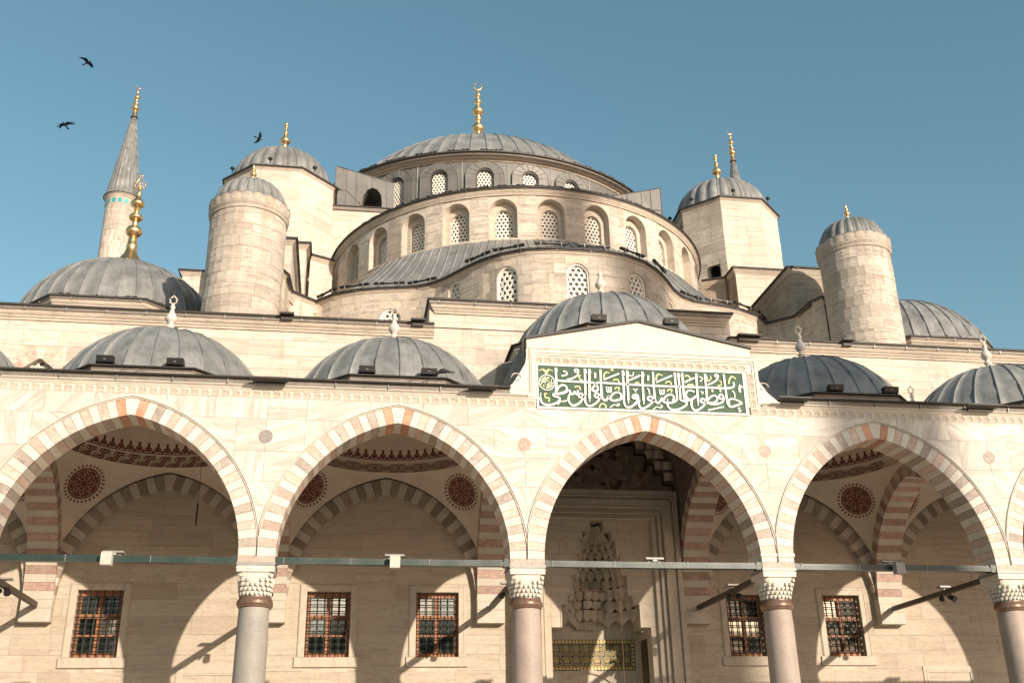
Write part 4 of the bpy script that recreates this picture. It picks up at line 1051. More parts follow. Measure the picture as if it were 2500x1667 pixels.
# ================================================================== the front wall of the prayer hall
hall = thing('prayer_hall_wall', 'cream limestone front wall of the prayer hall behind and above the portico', 'wall', (9.3, 6.5, 0))
HY = 6.5
wins = [(-8.95, -7.75), (-5.24, -4.02), (.97, 2.2), (4.07, 5.29), (13.4, 14.55), (16.5, 17.7), (22.75, 23.95)]
WZ0, WZ1 = 4.97, 6.77
lower_holes = [(a, b, WZ0, WZ1) for a, b in wins]+[(6.85, 11.95, 0, 9.9)]
random.seed(101)
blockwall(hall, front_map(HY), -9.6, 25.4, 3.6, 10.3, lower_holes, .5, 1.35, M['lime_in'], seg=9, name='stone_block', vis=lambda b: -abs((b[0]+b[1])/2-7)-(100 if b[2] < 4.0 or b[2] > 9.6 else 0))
mb = MB()
for s, e in ((-22, 6.85), (11.95, 41)): mb.box(s, e, HY+.03, HY+.1, .5, 3.6)
mb.box(-22, -9.6, HY+.03, HY+.1, 3.6, 10.5); mb.box(25.4, 41, HY+.03, HY+.1, 3.6, 10.5)
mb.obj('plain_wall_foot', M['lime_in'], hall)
# wall arches of alternating stones set on the wall
random.seed(77)
for k in range(-1, 5):
    pick = (lambda kk, side: 6 if kk % 2 == 0 else 5)
    if k in (-1, 4):
        mg = MB(); voussoirs(hall, lambda x, z, s, x0=xc(k): (x0+x, 6.26 if s is not None else 6.5, z), 41, RI, RO, pick, lim=HB-.01, merged=mg, dz=-.08)
        mg.obj('wall_arch_stones', MATS, hall, tones=True)
    else:
        voussoirs(hall, lambda x, z, s, x0=xc(k): (x0+x, 6.26 if s is not None else 6.5, z), 41, RI, RO, pick, lim=HB-.01, dz=-.08, name='wall_arch_stone', rough=0)
# marble niche frames low on the wall
def rect_frame(parent, x0, x1, z0, z1, y, wd, th, mat, name, closed=False):
    mb = MB(); mb.box(x0-wd, x0, y-th, y+.02, z0, z1+wd); mb.box(x1, x1+wd, y-th, y+.02, z0, z1+wd); mb.box(x0, x1, y-th, y+.02, z1, z1+wd)
    e = .012; mb.box(x0-wd*.45, x0-wd*.3, y-th-e, y-th, z0, z1+wd*.45); mb.box(x1+wd*.3, x1+wd*.45, y-th-e, y-th, z0, z1+wd*.45); mb.box(x0-wd*.3, x1+wd*.3, y-th-e, y-th, z1+wd*.3, z1+wd*.45)
    mb.t = .3; return mb.obj(name, mat, parent, tones=True)
for a, b in ((-2.23, -.8), (19.62, 20.98)):
    rect_frame(hall, a, b, 3.0, 4.5, HY-.012, .17, .02, M['marble_in'], 'niche_frame')

# barred windows
random.seed(9)
wl = {-8.95: 'barred window at the very left edge, only a sliver in view', -5.24: 'barred wooden window under the leftmost arch, its panes all dark', .97: 'barred wooden window left in the second arch, two top panes reflecting the sky',
      4.07: 'barred wooden window right in the second arch, crossed by the slanting shadow', 13.4: 'deep shaded barred window half behind the column right of the portal', 16.5: 'barred window under the right arch crossed by the black beam', 22.75: 'barred window at the very right edge, mostly hidden by the column'}
refl = {-5.24: {(1, 1)}, .97: {(0, 2), (1, 2), (0, 1)}, 4.07: {(0, 2), (1, 2)}, 13.4: {(0, 1), (1, 1)}, 16.5: {(0, 2)}, -8.95: set(), 22.75: set()}
for (a, b) in wins:
    t = thing('barred_window', wl[a], 'window', ((a+b)/2, HY, WZ0), 'barred windows of the prayer hall'); wd = b-a
    mb = MB(); mb.t = .3; fw_ = .2
    mb.bevbox(a-fw_, a, HY-.035, HY+.3, WZ0, WZ1+fw_, .01); mb.bevbox(b, b+fw_, HY-.035, HY+.3, WZ0, WZ1+fw_, .01)
    mb.bevbox(a, b, HY-.035, HY+.3, WZ1, WZ1+fw_, .01)
    for (p, q, r_, s) in ((a-.17, a-.155, WZ0, WZ1+.17), (b+.155, b+.17, WZ0, WZ1+.17), (a-.155, b+.155, WZ1+.155, WZ1+.17)): mb.box(p, q, HY-.05, HY-.03, r_, s)
    mb.obj('marble_surround', M['marble_in'], t, tones=True)
    mb = MB(); mb.t = .5; mb.bevbox(a-.27, b+.27, HY-.06, HY+.3, WZ0-.27, WZ0-.003, .01); mb.obj('marble_sill', M['marble_in'], t, tones=True)
    # timber frame
    y = HY+.17; mb = MB()
    mb.box(a, a+.11, y, y+.08, WZ0, WZ1); mb.box(b-.11, b, y, y+.08, WZ0, WZ1); mb.box(a+.11, b-.11, y, y+.08, WZ1-.14, WZ1); mb.box(a+.11, b-.11, y, y+.08, WZ0, WZ0+.13)
    mb.box(a+wd/2-.055, a+wd/2+.055, y-.01, y+.08, WZ0+.13, WZ1-.14)
    rows = [WZ0+.13, WZ0+.60, WZ0+1.10, WZ1-.14]; tr = (.045, .085)
    for j, z in enumerate(rows[1:3]):
        for (p, q) in ((a+.11, a+wd/2-.055), (a+wd/2+.055, b-.11)): mb.box(p, q, y, y+.075, z-tr[j]/2, z+tr[j]/2+.03*j)
    mb.obj('timber_frame', M['wood'], t)
    for j in range(3):
        z0 = rows[j]+(0 if j == 0 else tr[j-1]/2); z1 = rows[j+1]-(0 if j == 2 else tr[j]/2)
        for i, (p, q) in enumerate(((a+.11, a+wd/2-.055), (a+wd/2+.055, b-.11))):
            tl = random.uniform(-.02, .02); mb = MB(); m_ = 'pane_sky' if (i, j) in refl[a] else 'pane_dark'
            mb.add([(p, y+.05+tl, z0), (q, y+.05-tl, z0), (q, y+.05-tl, z1), (p, y+.05+tl, z1)], [(0, 1, 2, 3)]); mb.obj('glass_pane', M[m_], t)
    mb = MB(); mb.box(a, b, y+.11, y+.2, WZ0-.1, WZ1+.1); mb.obj('dark_room', M['void'], t)
    # iron bars
    nv, nh = 6, 9
    for i in range(nv):
        x = a+.1+(wd-.2)*i/(nv-1); mb = MB(); mb.tube([(x, HY+.02, WZ0), (x, HY+.02, WZ1)], .016, 6); mb.obj('iron_bar', M['iron'], t)
    for j in range(nh):
        z = WZ0+.16+(WZ1-WZ0-.34)*j/(nh-1); mb = MB(); mb.tube([(a, HY+.02, z), (b, HY+.02, z)], .015, 6)
        for i in range(nv):
            x = a+.1+(wd-.2)*i/(nv-1); mb.box(x-.022, x+.022, HY-.004, HY+.044, z-.02, z+.02)
        mb.obj('iron_bar', M['iron'], t)

# ------------------------------------------------------------------ portal
por = thing('portal', 'tall marble portal with nested frames and a stalactite hood behind the third arch', 'portal', (9.4, 6.3, 0)); PC = 9.43
random.seed(41)
steps = [(2.53, 9.80, 6.00), (2.36, 9.60, 6.05), (2.30, 9.52, 5.98), (2.02, 9.26, 6.08), (1.95, 9.17, 6.02), (1.86, 9.08, 6.1), (1.80, 9.02, 6.05), (1.68, 8.93, 6.13)]
for i in range(len(steps)-1):
    (h0, z0, y0), (h1, z1, y1) = steps[i], steps[i+1]
    mb = MB(); mb.t = .2+.08*i
    for s in (-1, 1):
        mb.box(min(PC+s*h0, PC+s*(h1+.003)), max(PC+s*h0, PC+s*(h1+.003)), y0, 6.55, .5, z1)
    mb.box(PC-h0, PC+h0, y0, 6.55, z1, z0)
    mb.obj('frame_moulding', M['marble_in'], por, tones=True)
    if i % 2 == 0:
        mb = MB(); e = .018
        for s in (-1, 1): mb.tube([(PC+s*(h1+.02), y0-.004, .5), (PC+s*(h1+.02), y0-.004, z1+.02)], .02, 6)
        mb.tube([(PC-h1-.02, y0-.004, z1+.02), (PC+h1+.02, y0-.004, z1+.02)], .02, 6); mb.obj('roll_moulding', M['marble_in'], por)
bands = [(.5, 5.75, 1.48), (5.75, 6.05, 1.17), (6.05, 6.4, 1.17), (6.4, 6.66, .98), (6.66, 7.25, .84), (7.25, 7.86, .66), (7.86, 8.3, .55), (8.3, 8.56, .44), (8.56, 8.9, .2), (8.9, 8.935, 0)]
YP = 6.15
for (z0, z1, h) in bands:
    for s in (-1, 1):
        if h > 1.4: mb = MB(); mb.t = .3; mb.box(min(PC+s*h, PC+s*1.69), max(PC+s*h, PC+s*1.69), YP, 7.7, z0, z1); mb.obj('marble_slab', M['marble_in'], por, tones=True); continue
        xs = [h, min(1.68, h+.62), 1.69]
        for a, b in zip(xs[:-1], xs[1:]):
            if b-a < .02: continue
            zz = [z0, (z0+z1)/2, z1] if z1-z0 > .5 else [z0, z1]
            for c, d in zip(zz[:-1], zz[1:]):
                mb = MB(); mb.t = random.random(); mb.box(min(PC+s*a, PC+s*b)+.002, max(PC+s*a, PC+s*b)-.002, YP+random.uniform(0, .004), 7.0 if a == h else 6.4, c+.002, d-.002)
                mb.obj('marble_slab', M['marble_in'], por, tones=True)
    # thin raised outline following the steps
for (z0, z1, h) in bands[1:9]:
    mb = MB()
    for s in (-1, 1): mb.box(min(PC+s*(h), PC+s*(h+.035)), max(PC+s*(h), PC+s*(h+.035)), YP-.02, YP, z0, z1)
    mb.obj('step_moulding', M['marble_in'], por)
mb = MB(); mb.t = .4; mb.box(PC-1.6, PC+1.6, 7.6, 7.75, .5, 9.0); mb.box(PC-1.6, PC+1.6, 6.4, 7.7, 8.95, 9.05); mb.obj('recess_back', M['marble_in'], por, tones=True)
# stalactite cells, tier over tier round the half-round niche
tiers = [(6.02, 6.34, 1.16, 7), (6.34, 6.66, 1.0, 8), (6.66, 6.98, .84, 9), (6.98, 7.28, .82, 8), (7.28, 7.58, .72, 9), (7.58, 7.88, .64, 8), (7.88, 8.12, .52, 7), (8.12, 8.34, .46, 6)]
for ti, (z0, z1, r, n) in enumerate(tiers):
    yb = 6.45
    for i in range(n):
        a = PI*(i+.5)/n; w_ = PI*r/n*.54; ca, sa = math.cos(a), math.sin(a); ry = min(1.05, r*1.0+.1)
        def q(t_, d, z): return (PC+(r-d)*ca-t_*sa, yb+(ry-d)*sa+t_*ca*.95, z)
        mb = MB(); h = z1-z0; mb.t = random.random()
        V = [q(-w_, 0.0, z1), q(0, .11, z1), q(w_, 0, z1), q(-w_, .02, z0+h*.35), q(0, .10, z0+h*.45), q(w_, .02, z0+h*.35), q(0, .02, z0-h*.28), q(0, -.2, z0+h*.2), q(-w_, -.2, z1), q(w_, -.2, z1), q(-w_, -.2, z0+h*.4), q(w_, -.2, z0+h*.4)]
        mb.add(V, [(0, 3, 4, 1), (1, 4, 5, 2), (3, 6, 4), (4, 6, 5), (3, 10, 7, 6), (6, 7, 11, 5), (0, 8, 10, 3), (2, 5, 11, 9), (0, 1, 2, 9, 8)])
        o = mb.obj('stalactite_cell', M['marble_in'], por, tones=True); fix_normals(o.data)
    mb = MB(); mb.t = .5
    mb.add([(PC+(r-.03+d)*math.cos(a), yb+(min(1.05, r+.1)-.03+d)*math.sin(a), z1-.002) for a in [PI*i/16 for i in range(17)] for d in (0, .5)], [(2*i, 2*i+1, 2*i+3, 2*i+2) for i in range(16)]); mb.obj('tier_ledge', M['marble_in'], por, tones=True)
# fluted fan above the cells
for i in range(9):
    a = PI*(i+.5)/9; mb = MB(); mb.t = .3
    r0 = .42; f0 = lambda da, r_, z: (PC+r_*math.cos(a+da), 6.45+(r_+.1)*math.sin(a+da), z)
    mb.add([f0(-.17, r0, 8.32), f0(0, r0-.07, 8.32), f0(.17, r0, 8.32), f0(-.17, .12, 8.8), f0(0, .1, 8.8), f0(.17, .12, 8.8)], [(0, 1, 4, 3), (1, 2, 5, 4)]); mb.obj('fan_flute', M['marble_in'], por, tones=True)
# pendant corbel on the back wall
for (z0, z1, hw_, d, n) in ((5.82, 6.06, .3, .22, 5), (6.06, 6.4, .56, .42, 5), (6.4, 6.64, .42, .6, 3), (6.64, 6.9, .62, .7, 5)):
    for i in range(n):
        x = PC-.17-hw_+2*hw_*(i+.5)/n; w_ = hw_/n*.92; dd = d*(1-.35*abs((i+.5)/n-.5)*2); mb = MB(); mb.t = random.random(); h = z1-z0
        y = 7.6
        V = [(x-w_, y, z1), (x+w_, y, z1), (x-w_, y-dd, z1), (x+w_, y-dd, z1), (x, y-dd-.05, z1), (x-w_, y-dd*.9, z0+h*.3), (x+w_, y-dd*.9, z0+h*.3), (x, y-dd*.95, z0), (x-w_, y, z0+h*.1), (x+w_, y, z0+h*.1)]
        mb.add(V, [(0, 2, 4, 3, 1), (2, 5, 7, 4), (4, 7, 6, 3), (5, 8, 9, 6, 7), (0, 8, 5, 2), (1, 3, 6, 9)]); o = mb.obj('stalactite_cell', M['marble_in'], por, tones=True); fix_normals(o.data)
# door arch
mb = MB(); A = [(.95*math.cos(PI-PI*i/24), 3.75+.85*math.sin(PI*i/24)) for i in range(25)]
for (e, y) in ((.0, 7.56), (.06, 7.54), (.14, 7.54), (.16, 7.58)):
    pass
prof = [(0, 7.6), (.0, 7.54), (.05, 7.53), (.06, 7.56), (.12, 7.56), (.13, 7.6)]
for (e0, y0), (e1, y1) in zip(prof[:-1], prof[1:]):
    V = []
    for x, z in A:
        for e, y in ((e0, y0), (e1, y1)):
            k_ = 1+e/.9; V.append((PC-.15+x*k_, y, 3.75+(z-3.75)*k_))
    mb.add(V, [(2*i, 2*i+1, 2*i+3, 2*i+2) for i in range(24)])
mb.obj('door_arch_moulding', M['marble_in'], por)
# doorway inscription
ins = thing('door_inscription', 'gilt two line calligraphy plate edged with gold discs above the portal door', 'inscription panel', (9.36, 7.58, 4.7))
x0, x1, z0, z1 = 7.97, 10.77, 4.69, 5.58; Y = 7.58
mb = MB(); mb.box(x0, x1, Y-.01, 7.6, z0, z1); mb.obj('enamel_ground', M['black_pan'], ins)
df = lambda x, z, h: (x, Y-.012-h, z)
n = 26
for i in range(n):
    for z in (z0+.055, z1-.055):
        mb = MB(); mb.disc((x0+.06+(x1-x0-.12)*i/(n-1), z), .045, df, 12, .01); mb.obj('gold_disc', M['gilt'], ins)
for j in range(1, 7):
    for x in (x0+.06, x1-.06):
        mb = MB(); mb.disc((x, z0+.055+(z1-z0-.11)*j/7), .045, df, 12, .01); mb.obj('gold_disc', M['gilt'], ins)
mb = MB()
for z in (z0+.11, (z0+z1)/2, z1-.11): mb.ribbon([(x0+.12, z), (x1-.12, z)], .012, df, .008)
for x in (x0+.12, x1-.12): mb.ribbon([(x, z0+.11), (x, z1-.11)], .012, df, .008)
mb.obj('gilt_rule', M['gilt'], ins)
r = random.Random(8)
for row in range(2):
    zb = z0+.125+row*.33
    for u in range(8):
        mb = MB(); ux = x0+.15+u*.312; h = .3
        for q in range(5): mb.ribbon([(ux+.17+q*.028, zb+.07+.02*(q % 2)), (ux+.165+q*.028, zb+h-.02)], .012, df, .01+q*.0004)
        mb.ribbon([(ux+.13, zb+.16), (ux+.2, zb+.13), (ux+.28, zb+.15), (ux+.31, zb+.18)], .013, df, .013)
        mb.ribbon([(ux, zb+.02), (ux+.06, zb+.01), (ux+.12, zb+.03), (ux+.1, zb+.07), (ux+.04, zb+.06), (ux+.02, zb+.03)], .013, df, .0135)
        mb.ribbon([(ux+.02, zb+.13), (ux+.1, zb+.1), (ux+.13, zb+.17), (ux+.07, zb+.19), (ux+.03, zb+.16), (ux+.09, zb+.13)], .013, df, .014)
        mb.ribbon([(ux+.0, zb+.2+r.uniform(0, .03)), (ux+.06, zb+.24), (ux+.13, zb+.21), (ux+.14, zb+.27)], .013, df, .0145)
        mb.ribbon([(ux+.16, zb+.03), (ux+.19, zb+.06), (ux+.21, zb+.02), (ux+.24, zb+.05), (ux+.27, zb+.02), (ux+.3, zb+.05)], .013, df, .015)
        mb.ribbon([(ux+.02, zb+.26), (ux+.06, zb+.285)], .012, df, .015); mb.disc((ux+.12, zb+.06), .009, df, 6, .014)
        mb.obj('gilt_lettering', M['gilt'], ins)
for s, lab in ((1, 'dark upright inscription slab on the right jamb of the portal'), (-1, 'dark upright inscription slab on the left jamb of the portal')):
    x = PC+s*1.475; t = thing('jamb_inscription', lab, 'inscription panel', (x, 7.0, 4))
    mb = MB(); mb.box(min(x, x-s*.01), max(x, x-s*.01), 6.65, 7.3, 2.2, 5.5); mb.obj('enamel_ground', M['black_pan'], t)
    mb = MB(); jf = lambda a, z, h: (x-s*(.012+h), a, z)
    for q in range(30): mb.ribbon([(6.72, 2.3+q*.107), (6.9, 2.36+q*.107), (7.05, 2.3+q*.107), (7.22, 2.37+q*.107)], .012, jf, .004)
    mb.obj('gilt_lettering', M['gilt'], t)
# painted wall above the portal with its stepped black outline
pw = thing('painted_tympanum', 'dark floral painted wall above the portal with a stepped black outline', 'wall painting', (9.4, 6.2, 9.8))
mb = MB(); mb.box(6.75, 11.95, 6.21, 6.48, 9.8, 10.2)
P = [(6.75, 9.8)]+[(9.3+x, z) for x, z in [(-2.6+5.2*i/24, ZS-.08+math.sqrt(max(0, RI**2-(abs(-2.6+5.2*i/24)+E0)**2))) for i in range(25)]]
mb = MB(); mb.add([(6.72, 6.24, 6.4), (11.9, 6.24, 6.4), (11.9, 6.24, 10.2), (6.72, 6.24, 10.2)], [(0, 1, 2, 3)]); mb.F.pop()
mb = MB(); mb.box(6.6, 12.0, 5.99, 6.04, 9.8, 11.75); mb.obj('painted_ground', M['plaster_dk'], pw)
pf2 = lambda x, z, h: (x, 5.987-h, z)
r = random.Random(4); mb = MB(); m2 = MB()
for i in range(110):
    x, z = r.uniform(6.8, 11.2), r.uniform(9.85, 11.6); 
    if x > 10.2+(11.3-z)*.9: continue
    R0 = r.uniform(.05, .13); a0 = r.uniform(0, 6)
    for q in range(6):
        a = a0+q*PI/3; m2.ribbon([(x+R0*.3*math.cos(a), z+R0*.3*math.sin(a)), (x+R0*math.cos(a+.3), z+R0*math.sin(a+.3)), (x+R0*.8*math.cos(a+.9), z+R0*.8*math.sin(a+.9))], .016, pf2, .002)
    if i % 3 == 0: mb = MB(); mb.ribbon([(x, z), (x+r.uniform(.1, .25), z+r.uniform(-.2, .2)), (x+r.uniform(.2, .4), z+r.uniform(-.15, .15))], .13, pf2, .001); mb.obj('dark_leaf', M['paint_dk'], pw)
m2.obj('pale_scroll', plain('dim_ochre_paint', (.34, .27, .19), .9), pw)
mb = MB(); mb.ribbon([(10.4, 11.5), (10.401, 11.28)], .05, pf2, .01)
SP = [(10.40, 11.5), (10.40, 11.22), (10.72, 11.22), (10.72, 10.92), (11.05, 10.92), (11.05, 10.62), (11.3, 10.62), (11.3, 10.3), (11.55, 10.3), (11.55, 9.98), (11.85, 9.98), (11.85, 9.82)]
mb = MB()
for a, b in zip(SP[:-1], SP[1:]): mb.box(min(a[0], b[0])-.025, max(a[0], b[0])+.025, 5.965, 5.99, min(a[1], b[1])-.025, max(a[1], b[1])+.025)
mb.obj('stepped_outline', M['black'], pw)
for i, (x, z) in enumerate([(10.9, 11.25), (11.2, 10.95), (11.5, 10.95), (11.25, 11.25), (11.45, 10.6), (11.75, 10.6), (11.75, 10.25), (11.55, 11.25)]):
    mb = MB(); mb.grid(lambda u, v: (x-.15+.3*u, 5.985-.06*math.sin(PI*u), z-.13+.26*v), 6, 1); mb.obj('carved_cell', M['marble_in'], pw)
# cords and the black rod
mb = MB(); mb.tube([(9.34, 3.5, 12.4), (9.34, 3.5, 8.2), (9.31, 3.5, 6.9), (9.33, 3.5, 6.17), (9.32, 3.5, 5.4), (9.3, 3.5, 2)], .0035, 5)
tag(mb.obj('cord', M['red_cord'], None), 'thin reddish cord hanging down in front of the portal', 'cord')
mb = MB(); mb.tube([(6.3, 3.5, 6.38), (7.94, 3.5, 6.36), (12.3, 3.5, 6.33)], .003, 5)
tag(mb.obj('wire', M['red_cord'], None), 'thin level wire stretched across the portal bay', 'wire')
t = thing('hanging_rod', 'black rod hanging in the leftmost arch near the wall arch', 'rod', (-2.15, 5.5, 8.4))
mb = MB(); mb.tube([(-2.15, 5.5, 9.02), (-2.15, 5.5, 8.38)], .022, 8); mb.obj('rod', M['black'], t)
mb = MB(); mb.tube([(-2.15, 5.5, 10.4), (-2.15, 5.5, 9.02)], .007, 5); mb.obj('wire', M['black'], t)

# ------------------------------------------------------------------ upper part of the hall front
up = thing('upper_hall_front', 'cream ashlar strip with a lead capped cornice rising behind the portico domes', 'wall', (9.3, 6.15, 11))
UY = 6.05; random.seed(202)
lun = (-7.72, -6.52, 11.0, 13.46)
blockwall(up, front_map(UY), -9.8, 26.2, 11.0, 14.78, [lun], .45, 1.15, M['lime'], seg=9, vis=lambda b: b[3]-abs((b[0]+b[1])/2-8)*.02)
mb = MB(); mb.box(-22, -9.8, UY+.02, UY+.2, 10.5, 14.6); mb.box(26.2, 41, UY+.02, UY+.2, 10.5, 14.6); mb.obj('wall_end', M['lime'], up)
cornice(up, [(-22, UY, 15.0), (4.45, UY, 15.0)], k=.85, lead_h=.15); 
cornice(up, [(14.15, UY, 15.0), (41, UY, 15.0)], k=.85, lead_h=.15)
random.seed(203)
blockwall(up, front_map(UY), 4.3, 14.3, 14.78, 15.6, [], .44, 1.15, M['lime'], seg=9)
cornice(up, [(4.5, 7.6, 15.86), (4.5, UY, 15.86), (14.1, UY, 15.86), (14.1, 7.6, 15.86)], k=.85, lead_h=.15)
mb = MB(); mb.box(4.3, 14.3, UY+.03, 9.0, 14.6, 15.8); mb.obj('raised_core', M['lime'], up)
mb = MB(); mb.add([(-22, 6.0, 14.95), (41, 6.0, 14.95), (41, 60, 15.1), (-22, 60, 15.1)], [(0, 1, 2, 3)]); mb.obj('flat_lead_roof', M['lead'], up)
for (a, b) in ((-.32, .12), (3.7, 4.15), (18.06, 18.46), (14.4, 15.2), (9.0, 9.0)):
    if a == b: continue
    mb = MB(); mb.box(a, b, 5.58, 5.9, 15.0, 15.05); mb.box(a+.05, b-.05, 5.75, 5.86, 14.86, 15.0); mb.obj('rain_spout_tray', M['lead_dark'], up)
# little lunette window between two portico domes
lw = thing('lunette_window', 'pointed window ringed with pink and cream stones between the two left domes', 'window', (-7.12, UY, 12.2))
lf = lambda x, z, w_: (-7.12+x, UY-w_, z)
mb = MB(); A = arch_pts(.55, 12.95, 13.40, 8, False)
A = [(x, 12.95+(.45)*(1-abs(x)/.55)**.85) for x, z in A]
surround(mb, lambda u, v, w_: (u, UY-w_, v), -7.12, 11.0, 13.4, .55, lun[0], lun[1], lun[3], A, 0, -.25); mb.obj('reveal', M['lime'], lw)
for i in range(-4, 5):
    a = PI/2+i*.3; mb = MB(); mb.t = random.random(); c_, s_ = math.cos(a), math.sin(a)
    rp = lambda r_, da: lf(r_*1.15*math.cos(a+da), 12.78+r_*math.sin(a+da), .012)
    rq = lambda r_, da: lf(r_*1.15*math.cos(a+da), 12.78+r_*math.sin(a+da), -.1)
    k_ = 1-.07*abs(i)
    V = [rp(.60*k_, -.13), rp(.60*k_, .13), rp(.92*k_, .14), rp(.92*k_, -.14)]; V2 = [rq(.60*k_, -.13), rq(.60*k_, .13), rq(.92*k_, .14), rq(.92*k_, -.14)]
    mb.add(V+V2, [(0, 1, 2, 3), (7, 6, 5, 4), (0, 4, 5, 1), (1, 5, 6, 2), (2, 6, 7, 3), (3, 7, 4, 0)]); mb.obj('arch_stone', M['pink' if i % 2 else 'lime'], lw, tones=True)
lattice(lw, lambda u, v, w_: (u, UY-w_, v), -7.12, 12.3, 13.35, .5, -.2, .21, .075)
# ================================================================== portico domes
random.seed(61)
def octagon(cx, cy, R, z, a0=PI/8): return [(cx+R*math.cos(a0+i*PI/4), cy+R*math.sin(a0+i*PI/4), z) for i in range(8)]
PFIN = [(.30, -.04), (.24, .0), (.12, .1), (.085, .2), (.075, .27), (.11, .3), (.12, .34), (.09, .38), (.07, .42), (.10, .47), (.16, .53), (.175, .60), (.15, .66), (.10, .74), (.06, .84), (.05, .9), (.075, .93), (.08, .97), (.05, 1.0), (.04, 1.06)]
def stone_finial(t, c, s=1.0, crescent_=False):
    finial(t, c, [(r*s, z*s) for r, z in PFIN], M['white_fin'], 14, 'finial_stem')
    mb = MB()
    if not crescent_:
        # open tulip head
        P = [(0, 0), (-.05, .03), (-.10, .05), (-.075, .11), (-.11, .15), (-.06, .2), (0, .27), (.06, .2), (.11, .15), (.075, .11), (.10, .05), (.05, .03), (0, 0)]
        mb.tube([(c[0]+x*s, c[1], c[2]+(1.06+z)*s) for x, z in P], .022*s, 6)
    else:
        mb.tube([(c[0]+(-.1)*s, c[1], c[2]+1.45*s), (c[0]-.07*s, c[1], c[2]+1.3*s), (c[0], c[1], c[2]+1.22*s), (c[0]+.07*s, c[1], c[2]+1.3*s), (c[0]+.06*s, c[1], c[2]+1.42*s)], [.008*s, .02*s, .026*s, .02*s, .008*s], 6)
        mb.tube([(c[0], c[1], c[2]+1.06*s), (c[0], c[1], c[2]+1.22*s)], .02*s, 6)
    mb.obj('finial_head', M['white_fin'], t)
dl = {-1: 'grey lead dome just showing its right edge at the left side of the photo', 0: 'grey lead dome with white finial above the leftmost arch', 1: 'grey lead dome above the second arch with a crow at its rim',
      2: 'raised lead dome behind the gable of the portal bay', 3: 'bluish shaded lead dome right of the calligraphy gable', 4: 'lead dome cut by the right edge of the photo'}
for k in range(-1, 5):
    cx, cy = xc(k), 3.58; zo = 1.72 if k == 2 else 0; R0 = 3.02
    t = thing('portico_dome', dl[k], 'dome', (cx, cy, 10.55+zo), 'domes of the portico')
    zt = 11.16+zo
    mb = MB(); mb.t = .3; V = octagon(cx, cy, R0-.02, 10.5+(1.5 if zo else 0)); V2 = octagon(cx, cy, R0-.02, zt-.08)
    mb.add(V+V2, [(i, (i+1) % 8, 8+(i+1) % 8, 8+i) for i in range(8)]); mb.obj('octagonal_base', M['lime'], t, tones=True)
    mb = MB(); mb.sweep(octagon(cx, cy, R0, zt-.3), [(-.02, -.02), (.02, 0), (.02, .05), (.05, .07), (.06, .12), (.1, .16), (.11, .2)], True); o = mb.obj('base_moulding', M['mould'], t); fix_normals(o.data)
    mb = MB(); mb.sweep(octagon(cx, cy, R0, zt), [(.09, -.1), (.12, -.015)], True); mb.m = 1; mb.sweep(octagon(cx, cy, R0, zt), [(.12, -.015), (.2, -.01), (.21, .015), (.18, .03)], True); mb.m = 2
    mb.sweep(octagon(cx, cy, R0, zt), [(.18, .03), (-.35, .13)], True); mb.obj('lead_rim', [M['lead_warm'], M['lead_dark'], M['lead']], t)
    prof = [(2.78, .0)]+cap_prof(2.76, .06, 1.98, 12)
    gore_dome(t, (cx, cy, zt+.04), prof, 26, .06, .05, .015, a0=random.random(), seams=(3, 8))
    stone_finial(t, (cx, cy, zt+2.02 if k != 2 else zt+2.07), .97, k == 2)
# floodlights on the rims
fll = [(-4.01, 11.22, 'left floodlight box on the rim of the first portico dome'), (-2.36, 11.22, 'right floodlight box on the rim of the first portico dome'), (2.32, 11.22, 'left floodlight box on the rim of the second portico dome'), (3.89, 11.22, 'floodlight box beside the perched crow'),
       (8.43, 12.96, 'left floodlight box above the gable'), (10.44, 12.96, 'right floodlight box above the gable'), (14.93, 11.22, 'left floodlight box on the bluish dome'), (16.53, 11.22, 'right floodlight box on the bluish dome')]
for x, z, l in fll:
    t = thing('floodlight', l, 'floodlight', (x, .78, z), 'floodlights on the dome rims')
    mb = MB(); mb.add([(x-.2, .62, z+.04), (x+.2, .62, z+.04), (x+.2, .58, z+.19), (x-.2, .58, z+.19), (x-.2, .84, z+.06), (x+.2, .84, z+.06), (x+.2, .8, z+.21), (x-.2, .8, z+.21)], [(0, 1, 2, 3), (4, 7, 6, 5), (0, 4, 5, 1), (3, 2, 6, 7), (0, 3, 7, 4), (1, 5, 6, 2)]); mb.obj('lamp_housing', M['black'], t)
    mb = MB(); mb.box(x-.03, x+.03, .59, .6, z+.09, z+.105); mb.obj('name_plate', M['alu'], t)
    mb = MB(); mb.box(x-.22, x-.2, .7, .8, z-.02, z+.1); mb.box(x+.2, x+.22, .7, .8, z-.02, z+.1); mb.obj('lamp_bracket', M['black'], t)
for x, z in ((-3.2, 11.1), (3.75, 11.1)):
    mb = MB(); s = random.Random(int(x*10)); mb.tube([(x+.5*math.cos(i*.35+2), .55, z-.06-.3*abs(math.sin(i*.35))+.1) for i in range(10)], .007, 4)
    tag(mb.obj('loose_cable', M['black'], None), 'thin loose cable hanging from the rim of the %s portico dome' % ('first' if x < 0 else 'second'), 'cable')

